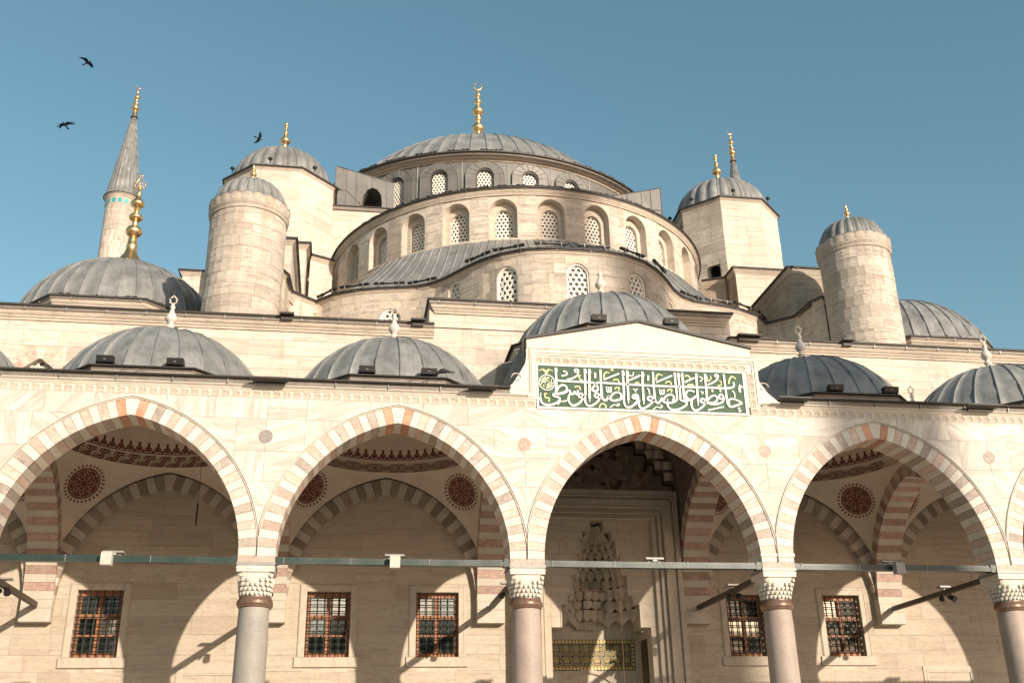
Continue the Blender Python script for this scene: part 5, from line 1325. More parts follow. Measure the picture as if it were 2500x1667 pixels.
# ================================================================== central half dome over the entrance side
AX = 9.3
def sym(P): return [(AX-x, y) for x, y in P][::-1]
HALF = [(0, 6.33), (.9, 6.36), (1.7, 6.52), (2.5, 6.95), (3.1, 7.5), (3.65, 8.2), (4.15, 8.95), (4.65, 9.5), (5.2, 9.82), (5.9, 9.98), (6.6, 10.12), (7.3, 10.35), (8.1, 10.8), (8.75, 11.55), (9.65, 10.72), (9.72, 9.4), (9.95, 8.9)]
LOW = [(AX-x, y) for x, y in HALF[::-1]]+[(AX+x, y) for x, y in HALF[1:]]
class PolyMap:
    def __init__(s, P, off=0):
        # smooth with Catmull, then offset inwards by off
        s.P = [Vector((x, y, 0)) for x, y in P]; s.L = [0]
        s.Nn = []
        for i in range(len(s.P)):
            a = s.P[max(i-1, 0)]; b = s.P[min(i+1, len(s.P)-1)]; d = (b-a).normalized(); s.Nn.append(Vector((d.y, -d.x, 0)))
        s.P = [p-n*off for p, n in zip(s.P, s.Nn)]
        for a, b in zip(s.P[:-1], s.P[1:]): s.L.append(s.L[-1]+(b-a).length)
    def __call__(s, u, v, w_):
        u = min(max(u, 0), s.L[-1]); i = 0
        while i < len(s.L)-2 and s.L[i+1] < u: i += 1
        t = (u-s.L[i])/(s.L[i+1]-s.L[i]); p = s.P[i].lerp(s.P[i+1], t); n = s.Nn[i].lerp(s.Nn[i+1], t)
        return (p.x+n.x*w_, p.y+n.y*w_, v)
    def at_x(s, x, lo=0):
        best = min(((abs(s(u, 0, 0)[0]-x), u) for u in [s.L[-1]*i/800 for i in range(801)]))
        return best[1]
low = thing('exedra_wall', 'undulating lower drum wall of three shallow apses with pierced windows', 'drum wall', (9.3, 8, 15))
pm_ = PolyMap(LOW, .06); random.seed(301)
wins2 = []
for dx, top, hw_ in ((-2.35, 17.68, .34), (0, 17.66, .34), (2.2, 17.62, .34), (-3.93, 17.9, .26), (-6.07, 17.35, .33), (-8.0, 17.05, .24), (3.95, 17.5, .26), (6.07, 17.5, .33)):
    wins2.append((pm_.at_x(AX+dx), top, hw_))
holes = [(u-h-.06, u+h+.06, 15.0, top+.06) for u, top, h in wins2]
blockwall(low, pm_, 0, pm_.L[-1], 15.0, 18.05, holes, .40, .95, M['lime_old'], seg=.5, vis=lambda b: b[3])
cornice(low, [(x, y, 18.2) for x, y in [tuple(pm_(pm_.L[-1]*i/160, 0, -.06))[:2] for i in range(161)]], k=.55, lead_h=.09)
for i, (u, top, h) in enumerate(wins2):
    t = thing('pierced_window', ['pierced window with round holes left on the central apse', 'pierced window in the middle of the central apse', 'shaded pierced window right on the central apse, above the portal dome', 'top of a small pierced window in the hollow left of the central apse',
              'pierced window behind the finial of the second portico dome', 'tip of a pierced window beside the left turret', 'small pierced window in the hollow right of the central apse', 'pierced window on the right apse, hidden by the wall in front'][i], 'window', pm_(u, 16, 0), 'pierced windows of the lower drum')
    A = arch_pts(h, top-h*1.1, top, 7); A3 = arch_pts(h+.045, top-h*1.1, top+.045, 7); mb = MB(); surround(mb, pm_, u, 15.0, top+.045, h+.045, u-h-.06, u+h+.06, top+.06, A3, 0, -.06); mb.obj('stone_reveal', M['lime_old'], t)
    mb = MB(); surround(mb, pm_, u, 15.0, top, h, u-h-.08, u+h+.08, top+.08, A, -.05, -.16); mb.obj('white_reveal', M['screen'], t)
    lattice(t, pm_, u, 15.0, top, h, -.13, .20, .072)
    # voussoirs over the window, flush
    mb = MB()
# lead roof of the three apses up to the half dome drum
SC = (9.3, 19.0)
lo_roof = thing('apse_roof', 'folded lead roof sheet between the lower drum and the half dome drum', 'lead roof', (9.3, 9, 18))
UL0 = pm_.at_x(AX-8.8); UL1 = pm_.L[-1]-UL0
def roof_pt(u, v):
    p = Vector(pm_(UL0+(UL1-UL0)*u, 18.27, -.1)); a = math.atan2(p.y-SC[1], p.x-SC[0])
    q = Vector((SC[0]+8.38*math.cos(a), SC[1]+8.38*math.sin(a), 21.0))
    d = (p-q); d.z = 0
    far = min(1, d.length/4.4); r_ = p.lerp(q, v); r_.z = 18.27+(20.85-18.27)*v**(1.3+.5*(1-far))
    if v > .93: pass
    return tuple(r_)
mb = MB(); mb.grid(roof_pt, 150, 14); mb.obj('lead_sheet', M['lead'], lo_roof, smooth=True)
for i in range(1, 46):
    mb = MB(); u = i/46; mb.tube([Vector(roof_pt(u, v/10))+Vector((0, 0, .012)) for v in range(11)], .03, 5); mb.obj('roof_seam', M['lead'], lo_roof)
# ------------------------------------------------------------------ half dome drum
hd = thing('half_dome_drum', 'tall curved limestone drum with deep arched window niches below the main dome', 'drum wall', (9.3, 12, 21))
Rw = 8.36; hf = cyl_map(SC[0], SC[1], Rw)
random.seed(401); U = Rw*math.radians(112)
wa = [-102.4+12.95*i for i in range(-4, 7)]
hol = [(Rw*math.radians(a+90)-.60, Rw*math.radians(a+90)+.60, 20.9, 22.76) for a in wa]
blockwall(hd, hf, -U, U, 20.3, 22.98, hol, .42, .95, M['lime_old'], seg=.5, vis=lambda b: b[3])
n = 60; cornice(hd, [(SC[0]+(8.38)*math.cos(-PI/2-math.radians(112)+math.radians(224)*i/n), SC[1]+8.38*math.sin(-PI/2-math.radians(112)+math.radians(224)*i/n), 23.12) for i in range(n+1)], k=.6, lead_h=.09)
names = ['far left', 'second from the left, in shade', 'third from the left', 'fourth from the left', 'fifth from the left, just left of the crown', 'middle, under the crown of the cornice', 'next right of the middle', 'third right of the middle', 'fourth right of the middle, steeply seen', 'fifth right of the middle, almost edge on', 'hidden round the right side']
for i, a in enumerate(wa):
    u = Rw*math.radians(a+90)
    t = thing('niche_window', 'pierced window in a deep arched niche of the half dome drum, '+names[i], 'window', hf(u, 21, 0), 'niche windows of the half dome')
    A = arch_pts(.55, 22.13, 22.70, 8); mb = MB(); surround(mb, hf, u, 20.9, 22.7, .55, u-.6, u+.6, 22.76, A, 0, -.34); mb.obj('outer_reveal', M['lime'], t)
    A2 = arch_pts(.36, 22.0, 22.40, 8); mb = MB(); surround(mb, hf, u+.0, 20.9, 22.4, .36, u-.62, u+.62, 22.78, A2, -.335, -.52); mb.obj('inner_reveal', M['lime'], t)
    lattice(t, hf, u, 20.95, 22.4, .36, -.46, .168, .060)
    mb = MB(); mb.add([hf(u-.56, 20.93, .03), hf(u+.56, 20.93, .03), hf(u+.56, 20.99, -.5), hf(u-.56, 20.99, -.5), hf(u-.56, 20.86, .03), hf(u+.56, 20.86, .03)], [(0, 1, 2, 3), (4, 5, 1, 0)]); mb.obj('niche_sill', M['lime'], t)
hr = thing('half_dome', 'lead half dome leaning against the main drum, mostly hidden by its cornice', 'dome', (9.3, 19, 23.2))
gore_dome(hr, (SC[0], SC[1], 23.2), cap_prof(8.5, 0, 2.25, 8), 44, .08, .06, .01, a0=math.radians(-180), count=22)
# ------------------------------------------------------------------ main drum and dome
MC = (9.3, 31.6); Rm = 10.4; mf_ = cyl_map(MC[0], MC[1], Rm)
md = thing('main_drum', 'lead clad drum of the main dome with hooded windows', 'drum wall', (MC[0], MC[1], 27))
ma = [-95.7+13.0*i for i in range(-6, 8)]
mb = MB(); U = Rm*PI
vis_h = [(Rm*math.radians(a+90)-.45, Rm*math.radians(a+90)+.45, 28.0, 30.64) for a in ma]
for (c, d, hs) in ((26.5, 28.0, []), (28.0, 30.64, vis_h), (30.64, 31.36, [])):
    for s, e in cut_spans(-U, U, [(h[0], h[1]) for h in hs]):
        k = max(1, int((e-s)/.6)); mb.grid(lambda x, y: mf_(s+(e-s)*x, c+(d-c)*y, 0), k, 1)
mb.obj('lead_cladding', M['lead_drum'], md, smooth=True)
for i, a in enumerate(ma):
    uc = Rm*math.radians(a+90)
    for q in (-.0,):
        um = Rm*math.radians(a+90+6.5); mb = MB(); mb.tube([mf_(um, 27, .01), mf_(um, 31.3, .01)], .03, 5); mb.obj('lead_seam', M['lead'], md)
for i, a in enumerate(ma[:9]):
    u = Rm*math.radians(a+90)
    t = thing('hooded_window', 'pierced window with a fluted lead hood on the main drum, '+['hidden far left', 'hidden left', 'hidden behind the lead buttress', 'beside the left buttress', 'leftmost fully visible', 'second of the five in view', 'centre left one', 'centre right one', 'rightmost with its head only'][i] if i > 2 else 'hooded window of the main drum hidden round the left side, number %s from the buttress' % ['three', 'two', 'one'][i], 'window', mf_(u, 29, 0), 'hooded windows of the main drum')
    A = arch_pts(.40, 30.24, 30.61, 8, False); mb = MB(); surround(mb, mf_, u, 28.0, 30.61, .40, u-.45, u+.45, 30.64, A, 0.01, -.3); mb.obj('reveal', M['lead_dark'], t)
    lattice(t, mf_, u, 28.2, 30.6, .40, -.12, .175, .062)
    # hood: raised arch band with flutes
    mb = MB(); n_ = 20; O = [(-.98, 28.0), (-.98, 30.2)]+[(-.98*math.cos(PI*q/n_), 30.2+.88*math.sin(PI*q/n_)) for q in range(1, n_)]+[(.98, 30.2), (.98, 28.0)]
    I = [(-.45, 28.0), (-.45, 30.25)]+[(-.45*math.cos(PI*q/n_), 30.25+.46*math.sin(PI*q/n_)) for q in range(1, n_)]+[(.45, 30.25), (.45, 28.0)]
    V = []
    for (xo, zo_), (xi, zi) in zip(O, I): V += [mf_(u+xo, zo_, 0), mf_(u+xo, zo_, .11), mf_(u+xi, zi, .07), mf_(u+xi, zi, -.05)]
    mb.add(V, [(4*q+j, 4*q+j+1, 4*q+5+j, 4*q+4+j) for q in range(len(O)-1) for j in range(3)]); mb.obj('lead_hood', M['lead_drum'], t, smooth=False)
    for q in range(8):
        b = PI*(q+.5)/8; mb = MB(); mb.tube([mf_(u-.46*math.cos(b), 30.25+.47*math.sin(b), .075), mf_(u-.97*math.cos(b), 30.2+.87*math.sin(b), .115)], .018, 4); mb.obj('hood_seam', M['lead'], t)
    mb = MB(); mb.tube([mf_(u+x, z, .11) for x, z in O], .022, 4); mb.obj('hood_edge', M['lead'], t)
n = 96; ring = [(MC[0]+10.75*math.cos(2*PI*i/n), MC[1]+10.75*math.sin(2*PI*i/n), 31.31) for i in range(n)]
mb = MB(); mb.sweep(ring, [(-.42, -.2), (-.3, -.19), (-.26, -.12), (-.16, -.11), (-.1, -.05), (.0, -.04), (.1, -.02)], True); o = mb.obj('cornice_moulding', M['mould'], md); fix_normals(o.data)
mb = MB(); mb.sweep(ring, [(.1, -.03), (.12, .07)], True); mb.m = 1; mb.sweep(ring, [(.12, .07), (.22, .06), (.23, .13), (.2, .15)], True); mb.m = 2; mb.sweep(ring, [(.2, .15), (-1.1, .11)], True); mb.obj('lead_capping', [M['lead_warm'], M['lead_dark'], M['lead']], md)
dm = thing('main_dome', 'great pale lead dome with a gilt crescent finial crowning the mosque', 'dome', (MC[0], MC[1], 31.8))
gore_dome(dm, (MC[0], MC[1], 31.42), [(10.7, -.06)]+cap_prof(9.72, .03, 6.22, 16), 64, .085, .06, .0, a0=.02, seams=(6, 10), sub=2)
GF = [(.75, -2.4), (.6, -2.2), (.42, -1.8), (.26, -1.2), (.2, .06)]+ball(.5, .40, .36, 8)+[(.15, .86)]+ball(1.18, .24, .2)+[(.14, 1.4)]+ball(1.78, .37, .32, 8)+[(.13, 2.12), (.12, 2.3)]+ball(2.52, .24, .2)+[(.1, 2.75)]+ball(3.02, .2, .17)+[(.06, 3.2), (.05, 3.42)]
finial(dm, (MC[0], MC[1], 39.8), GF, M['gold'], 24)
crescent(dm, (MC[0], MC[1], 39.8+3.72), .27, M['gold'], .05, .33)
# ------------------------------------------------------------------ square shoulder walls and lead buttress houses
for s in (-1, 1):
    t = thing('shoulder_wall', '%s limestone shoulder wall between octagonal turret and half dome' % ('left' if s < 0 else 'right'), 'wall', (AX+s*6.5, 19.6, 20))
    random.seed(500+s)
    blockwall(t, front_map(19.5), min(AX+s*3.0, AX+s*9.2), max(AX+s*3.0, AX+s*9.2), 20, 26.78, [], .48, 1.2, M['lime'], seg=9)
    a, b = sorted((AX+s*2.8, AX+s*9.3))
    mb = MB(); mb.box(a, b, 19.42, 24.5, 26.72, 26.9); mb.m = 1; mb.box(a, b, 19.36, 24.5, 26.9, 26.94); mb.obj('lead_flashing', [M['lead_warm'], M['lead_dark']], t)
    h = thing('lead_buttress', '%s lead clad buttress block with an arched opening beside the main drum' % ('left' if s < 0 else 'right'), 'buttress', (AX+s*8, 23, 27))
    xo, xi = 8.57, 5.6       # outer and inner distance from the axis
    F_ = lambda d, z, y: (AX+s*d, y, z)
    zt = lambda d: 30.83-(8.57-d)*.26
    mb = MB(); OC = [(7.18, 27.0), (7.18, 28.9), (7.12, 29.25), (6.95, 29.55), (6.7, 29.7), (6.45, 29.6), (6.25, 29.3), (6.2, 28.9), (6.2, 27.0)]
    V = [F_(xo, 27.0, 22.2)]+[F_(a_, z, 22.2) for a_, z in OC]+[F_(xi, 27.0, 22.2), F_(xi, zt(xi), 22.2)]+[F_(xo-(xo-xi)*q/6, zt(xo-(xo-xi)*q/6), 22.2) for q in (5, 4, 3, 2, 1, 0)]
    outer = [F_(xo, 27, 22.2), F_(xo, 29, 22.2), F_(xo, zt(xo), 22.2), F_(7.6, zt(7.6), 22.2), F_(6.7, zt(6.7), 22.2), F_(6.0, zt(6.0), 22.2), F_(xi, zt(xi), 22.2), F_(xi, 29, 22.2), F_(xi, 27, 22.2)]
    inner = [F_(a_, z, 22.2) for a_, z in OC]; inner = [inner[0], inner[1], inner[2], inner[3], inner[4], inner[5], inner[6], inner[7], inner[8]]
    deep = [F_(a_, z, 23.6) for a_, z in OC]
    mb.add(outer+inner+deep, [(i, i+1, 9+i+1, 9+i) for i in range(8)]+[(9+i, 9+i+1, 18+i+1, 18+i) for i in range(8)])
    mb.add([F_(xo, 27, 22.2), F_(xo, zt(xo), 22.2), F_(xo+.15, 29.2, 24.6), F_(xo+.15, 27, 24.6)], [(0, 1, 2, 3)])
    mb.add([F_(xo, zt(xo), 22.2), F_(xi, zt(xi), 22.2), F_(xi, zt(xi), 26), F_(xo, zt(xo)-.6, 26)], [(0, 1, 2, 3)])
    mb.obj('lead_cladding', M['lead_drum'], h)
    mb = MB(); mb.add([F_(7.3, 27, 23.6), F_(6.1, 27, 23.6), F_(6.1, 29.8, 23.6), F_(7.3, 29.8, 23.6)], [(0, 1, 2, 3)]); mb.obj('opening_back', M['lead_drum'], h)
    for d in (8.0, 7.5, 6.7, 5.95):
        z0 = 27.0 if d > 7.18 or d < 6.2 else 29.72
        mb = MB(); mb.tube([F_(d, z0, 22.19), F_(d, zt(d), 22.19)], .022, 4); mb.obj('lead_seam', M['lead'], h)
    mb = MB(); mb.tube([F_(xo, 27, 22.19), F_(xo, zt(xo), 22.19), F_(xi, zt(xi), 22.19)], .035, 4); mb.tube([F_(xo, 29.45, 22.19), F_(8.0, 29.45, 22.19), F_(7.2, 28.6, 22.19)], .025, 4); mb.obj('lead_edge', M['lead'], h)
# ------------------------------------------------------------------ octagonal weight turrets
GF2 = [(.42, -.6), (.3, -.5), (.16, -.3), (.11, .0)]+ball(.42, .25, .2, 8)+[(.09, .64), (.08, .74)]+ball(.86, .13, .1)+[(.06, .97), (.055, 1.1)]+ball(1.2, .11, .09)+[(.04, 1.32), (.09, 1.36), (.09, 1.42), (.03, 1.46)]
for s in (-1, 1):
    cx, cy = AX+s*11.05, 20.2; R0 = 2.69
    t = thing('octagonal_turret', 'pale octagonal turret with ribbed lead cap %s' % ('behind the left round turret' if s < 0 else 'right of the main dome'), 'turret', (cx, cy, 20), 'octagonal turrets')
    P = octagon(cx, cy, R0, 0); random.seed(600+s)
    for i in range(8):
        a, b = P[i], P[(i+1) % 8]; d = Vector(b)-Vector(a); L = d.length; d.normalize(); nn = Vector((d.y, -d.x, 0)); mid = (Vector(a)+Vector(b))/2
        if nn.dot(CAM-mid) < 0:
            mb = MB(); mb.add([(a[0], a[1], 20), (b[0], b[1], 20), (b[0], b[1], 27.4), (a[0], a[1], 27.4)], [(0, 1, 2, 3)]); mb.obj('rear_face', M['lime'], t); continue
        front_right = (s > 0 and i == 4)
        hl = [(L-.95, L-.35, 22.6, 24.2)] if (s > 0 and abs(math.degrees(math.atan2(nn.y, nn.x))+135) < 3) else []
        fm_ = plane_map(a, d, nn)
        blockwall(t, fm_, 0, L, 20.2, 27.6, hl, .47, 1.05, M['lime_old'] if (s > 0 and nn.x < -.5) else M['lime'], seg=9)
        if hl:
            mb = MB(); u0, u1 = hl[0][0], hl[0][1]
            A = arch_pts((u1-u0)/2-.02, 23.95, 24.16, 5, False); surround(mb, fm_, (u0+u1)/2, 22.6, 24.16, (u1-u0)/2-.02, u0, u1, 24.2, A, .03, -.4); mb.obj('opening_frame', M['lead_dark'], t)
            mb = MB(); mb.add([fm_(u0, 22.6, -.4), fm_(u1, 22.6, -.4), fm_(u1, 24.2, -.4), fm_(u0, 24.2, -.4)], [(0, 1, 2, 3)]); mb.obj('dark_opening', M['void'], t)
    cornice(t, octagon(cx, cy, R0-.02, 27.75), True, k=.42, lead_h=.08, joints=False)
    prof = cap_prof(2.27, 0, 2.15, 12)
    gore_dome(t, (cx, cy, 27.84), prof, 24, .06, .05, .16, a0=.1, name='lead_flute', sub=5)
    finial(t, (cx, cy, 30.38), GF2, M['gold'], 18)
    for i in range(8):
        a = PI/8+i*PI/4+.25
        if math.sin(a) > .5: continue
        b = thing('ball_lamp', 'small round lamp on the rim of the %s octagonal turret, %s' % ('left' if s < 0 else 'right', ['facing right', '', '', '', 'at its left end', 'left of the front', 'at the front', 'right of the front'][i % 8] or 'at its far left'), 'lamp', (cx+2.8*math.cos(a), cy+2.8*math.sin(a), 27.9), 'ball lamps on the turret rims')
        c = (cx+2.68*math.cos(a), cy+2.68*math.sin(a)); mb = MB(); mb.lathe([(.02, -.1), (.085, -.05), (.10, 0), (.085, .06), (.02, .1)], 12, (c[0], c[1], 28.05)); mb.lathe([(.105, -.02), (.105, .02)], 12, (c[0], c[1], 28.05)); mb.obj('lamp_shell', M['iron'], b, smooth=True)
        mb = MB(); mb.tube([(c[0], c[1], 27.8), (c[0], c[1], 27.95)], .025, 5); mb.obj('lamp_foot', M['black'], b)
    # stepped bases in front of the turret
    t2 = thing('stepped_base', 'stepped limestone blocks %s between round and octagonal turret' % ('on the left' if s < 0 else 'on the right, weathered and shaded in the colour,'), 'wall', (AX+s*11, 15, 15))
    random.seed(700+s); mt = M['lime'] if s < 0 else M['lime_shaded']  # right-hand blocks carry grazing-light shade in their stone colour
    def blockbox(dx0, dx1, y0, y1, z0, z1, k, lh=.12):
        xa, xb = AX+s*dx0, AX+s*dx1
        lo, hi = min(xa, xb), max(xa, xb)
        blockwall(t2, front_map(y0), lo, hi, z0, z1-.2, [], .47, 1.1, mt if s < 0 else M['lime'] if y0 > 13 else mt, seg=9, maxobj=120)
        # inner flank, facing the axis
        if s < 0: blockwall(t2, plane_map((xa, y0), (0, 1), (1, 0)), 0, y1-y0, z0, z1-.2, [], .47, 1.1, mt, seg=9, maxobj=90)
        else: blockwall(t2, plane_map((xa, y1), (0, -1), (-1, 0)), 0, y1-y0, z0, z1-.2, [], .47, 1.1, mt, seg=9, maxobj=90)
        if s < 0: P = [(xb, y1, z1), (xb, y0, z1), (xa, y0, z1), (xa, y1, z1)]
        else: P = [(xa, y1, z1), (xa, y0, z1), (xb, y0, z1), (xb, y1, z1)]
        cornice(t2, P, k=k, lead_h=lh)
        mb = MB(); mb.box(lo+.03, hi-.03, y0+.03, y1, z0, z1-.02); mb.obj('block_core', M['lime'], t2)
        mb = MB(); mb.box(lo, hi, y0, y1, z1+.0, z1+.03); mb.obj('lead_roof', M['lead'], t2)
    blockbox(9.45, 13.2, 15.55, 19.5, 18, 22.72, .55, .09)
    blockbox(9.72, 12.5, 10.8, 15.6, 15, 20.35, .5, .08)
    blockbox(9.85, 12.2, 9.55, 10.8, 15, 18.1, .45, .08)
    # wall tying the turret base to the half dome drum
    mb = MB(); w0 = (AX+s*9.3, 16.45); w1 = (AX+s*8.35, 16.9)
    if s < 0: a, b = w0, w1
    else: a, b = w1, w0
    d = Vector((b[0]-a[0], b[1]-a[1], 0)); L = d.length; d.normalize()
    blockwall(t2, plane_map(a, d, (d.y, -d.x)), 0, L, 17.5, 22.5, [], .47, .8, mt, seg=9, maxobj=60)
    cornice(t2, [(a[0], a[1], 22.66), (b[0], b[1], 22.66)], k=.5, lead_h=.08, joints=False)
# ------------------------------------------------------------------ round stair turrets
GF3 = [(.34, -.28), (.26, -.2), (.13, -.02), (.06, .06)]+ball(.24, .12, .1)+[(.045, .35)]+ball(.42, .075, .06)+[(.03, .5), (.045, .55), (.045, .6), (.02, .66)]
for s in (-1, 1):
    cx, cy = AX+s*11.05, 8.1; R0 = 1.27
    t = thing('round_turret', 'round limestone turret with scalloped rim and small ribbed lead cap, %s' % ('left of the domes' if s < 0 else 'right of the domes'), 'turret', (cx, cy, 15), 'round turrets')
    random.seed(800+s); ff = cyl_map(cx, cy, R0)
    blockwall(t, ff, -R0*PI*.62, R0*PI*.62, 14.9, 19.35, [], .42, .95, M['lime_old'], seg=.3, maxobj=250)
    mb = MB(); mb.lathe([(R0-.03, 14.9), (R0-.03, 19.4)], 32, (cx, cy, 0), PI*.1, PI*.9); mb.obj('rear_shell', M['lime'], t)
    mb = MB(); mb.lathe([(R0-.04, 19.34), (R0+.03, 19.36), (R0+.04, 19.40), (R0+.03, 19.44), (R0+.05, 19.48), (R0+.08, 19.54), (R0+.075, 19.6), (R0+.05, 19.62)], 48, (cx, cy, 0)); mb.obj('rim_moulding', M['lime_old'], t)
    mb = MB(); ns = 22; V = []; n = ns*8
    for i in range(n):
        a = 2*PI*i/n; q = abs(math.sin(ns*a/2)); rr2 = R0+.055+.022*q; zt = 19.84+.05*q
        V += [(cx+rr2*math.cos(a), cy+rr2*math.sin(a), 19.61), (cx+(rr2+.02)*math.cos(a), cy+(rr2+.02)*math.sin(a), zt), (cx+(R0-.1)*math.cos(a), cy+(R0-.1)*math.sin(a), zt+.02)]
    mb.add(V, [(3*i+j, (3*i+3+j) % (3*n), (3*i+4+j) % (3*n), 3*i+1+j) for i in range(n) for j in (0, 1)]); mb.obj('scalloped_rim', M['lime_old'], t)
    mb = MB(); V = []
    for i in range(n):
        a = 2*PI*i/n; q = abs(math.sin(ns*a/2)); rr2 = R0+.075+.022*q; zt = 19.85+.05*q
        V += [(cx+rr2*math.cos(a), cy+rr2*math.sin(a), zt), (cx+rr2*math.cos(a), cy+rr2*math.sin(a), zt+.025), (cx+(R0-.15)*math.cos(a), cy+(R0-.15)*math.sin(a), zt+.06)]
    mb.add(V, [(3*i+j, (3*i+3+j) % (3*n), (3*i+4+j) % (3*n), 3*i+1+j) for i in range(n) for j in (0, 1)]); mb.obj('lead_edge', M['lead'], t)
    prof = [(1.2, .0)]+cap_prof(1.15, .03, 1.12, 10)
    gore_dome(t, (cx, cy, 19.88), prof, 22, .045, .035, .10, a0=.05, name='lead_flute', sub=4)
    finial(t, (cx, cy, 21.12), GF3, M['gold'], 14)
# ------------------------------------------------------------------ corner domes
CF = [(.72, -.55), (.62, -.42), (.46, -.15), (.36, .06), (.26, .2), (.21, .38), (.19, .5), (.21, .54), (.21, .58), (.185, .62), (.165, .85), (.155, .98)]+ball(1.22, .32, .26, 10)+[(.12, 1.5), (.11, 1.62), (.105, 1.66)]+ball(1.86, .27, .18, 10)+[(.10, 2.06), (.10, 2.28)]+[(.17, 2.34), (.25, 2.42), (.27, 2.5), (.22, 2.6), (.13, 2.7), (.10, 2.82), (.08, 2.93), (.105, 2.96), (.105, 3.0), (.07, 3.04), (.065, 3.26)]
for s in (-1, 1):
    cx, cy = AX+(-16.15 if s < 0 else 15.78), 14.2; R0 = 3.88
    t = thing('corner_dome', ('grey lead corner dome with a tall gilt finial at the far left' if s < 0 else 'grey lead corner dome behind the right round turret'), 'dome', (cx, cy, 16), 'corner domes of the hall')
    mb = MB(); mb.t = .3; V = octagon(cx, cy, R0, 15.0); V2 = octagon(cx, cy, R0, 17.2); mb.add(V+V2, [(i, (i+1) % 8, 8+(i+1) % 8, 8+i) for i in range(8)]); mb.obj('octagonal_base', M['lime'], t, tones=True)
    cornice(t, octagon(cx, cy, R0, 17.45), True, k=.9, lead_h=.12)
    prof = [(3.82, 0)]+cap_prof(3.78, .06, 2.88, 14)
    gore_dome(t, (cx, cy, 17.5), prof, 38, .065, .05, .0, a0=.07, seams=(3, 7), sub=2)
    finial(t, (cx, cy, 20.88), CF, M['gold'], 24)
    # pierced leaf head
    mb = MB(); bx, bz = cx, 20.88+3.2
    O = [(0, 0), (-.14, .03), (-.21, .14), (-.18, .26), (-.09, .38), (-.03, .5), (-.07, .57), (0, .68), (.07, .57), (.03, .5), (.09, .38), (.18, .26), (.21, .14), (.14, .03), (0, 0)]
    mb.tube([(bx+x, cy, bz+z) for x, z in smooth2(O, 2)], .028, 6)
    for q in range(6):
        a = q*PI/3+PI/6; mb.tube([(bx, cy, bz+.19), (bx+.07*math.cos(a+.5), cy, bz+.19+.07*math.sin(a+.5)), (bx+.13*math.cos(a), cy, bz+.19+.14*math.sin(a))], .016, 5)
    mb.obj('pierced_leaf', M['gold'], t, smooth=True)
# low wall end seen left of the round turret
t = thing('parapet_block', 'short limestone wall with lead coping peeping out left of the left round turret', 'wall', (-5.5, 21, 17)); random.seed(9)
blockwall(t, front_map(21.0), -6.0, -2.5, 18, 23.65, [], .45, 1.0, M['lime'], seg=9); cornice(t, [(-6.0, 23, 23.85), (-6.0, 21.0, 23.85), (-2.5, 21.0, 23.85)], k=.5, lead_h=.1)
mb = MB(); mb.box(-5.97, -2.5, 21.03, 23, 15, 23.8); mb.obj('block_core', M['lime'], t)
# ------------------------------------------------------------------ minarets
GFM = [(.3, -.3), (.2, .0), (.17, .35)]+ball(.62, .33, .22, 8)+[(.13, .86)]+ball(1.08, .26, .15)+[(.11, 1.25), (.1, 1.5)]+ball(1.72, .25, .17)+[(.09, 1.93), (.08, 2.2)]+ball(2.3, .13, .1)+[(.05, 2.42), (.04, 2.6)]
def minaret(cx, cy, zc, label, blocks, finial_=True, R1=1.18, ztip=53.6, base=0):
    t = thing('minaret', label, 'minaret', (cx, cy, base), 'minarets')
    ff = cyl_map(cx, cy, R1)
    if blocks:
        random.seed(900); blockwall(t, ff, -R1*PI*.6, R1*PI*.6, 33, zc-.95, [], .5, .85, M['lime_old'], seg=.35, maxobj=250, core=False)
    mb = MB(); mb.t = .4; mb.lathe([(2.6, 0), (2.6, 9), (2.0, 12), (1.75, 14), (1.75, 20), (1.7, 22), (2.2, 22.8), (2.2, 24), (1.5, 24), (1.4, 29), (1.9, 30), (1.9, 31), (R1+.02, 31.2), (R1-.02, zc-.9)], 32, (cx, cy, 0)); mb.obj('shaft', M['lime'], t, smooth=False, tones=True)
    mb = MB(); mb.t = .2; mb.lathe([(R1+.01, zc-.95), (R1+.03, zc-.3), (R1+.1, zc-.22), (R1+.1, zc-.16), (R1+.2, zc-.06), (R1+.22, zc)], 48, (cx, cy, 0)); mb.obj('collar', M['lime_old'], t, tones=True)
    for i in range(16):
        a = i*PI/8+.1; u = a*R1; 
        mb = MB(); f2 = cyl_map(cx, cy, R1+.035, 0); A = [(-.13, zc-.82), (.13, zc-.82), (.13, zc-.5), (0, zc-.38), (-.13, zc-.5)]
        mb.add([f2(a*(R1+.035)+x, z, .01) for x, z in A], [(0, 1, 2, 3, 4)]); mb.obj('turquoise_tile', M['cyan'], t)
    h = ztip-zc
    gore_dome(t, (cx, cy, zc), [(R1+.24, 0), (R1+.22, .03), (R1+.12, .06)]+[((R1+.02)*(1-q/10)**1.04+.12, .08+h*q/10) for q in range(1, 11)], 24, .04, .03, 0, seams=(5, 7, 9, 11), name='lead_strip', sub=2)
    mb = MB(); mb.lathe([(R1+.2, -.03), (R1+.27, -.01), (R1+.27, .03), (R1+.2, .05)], 40, (cx, cy, zc)); mb.obj('lead_drip', M['lead_dark'], t)
    if finial_:
        finial(t, (cx, cy, ztip-.05), GFM, M['gold'], 16); crescent(t, (cx, cy, ztip+2.78), .2, M['gold'], .035, .55, PI/2-.2)
minaret(-16.85, 52.5, 45.35, 'minaret with a tall grey cone and turquoise tiles at the far left', True)
minaret(35.45, 52.5, 45.35, 'minaret of which only the thin cone tip and gilt finial show behind the right turret', False, R1=1.1)
minaret(60.95, -87, 51.5, 'minaret far behind the camera whose shadow falls across the facade', False, True, R1=1.6, ztip=61.5)
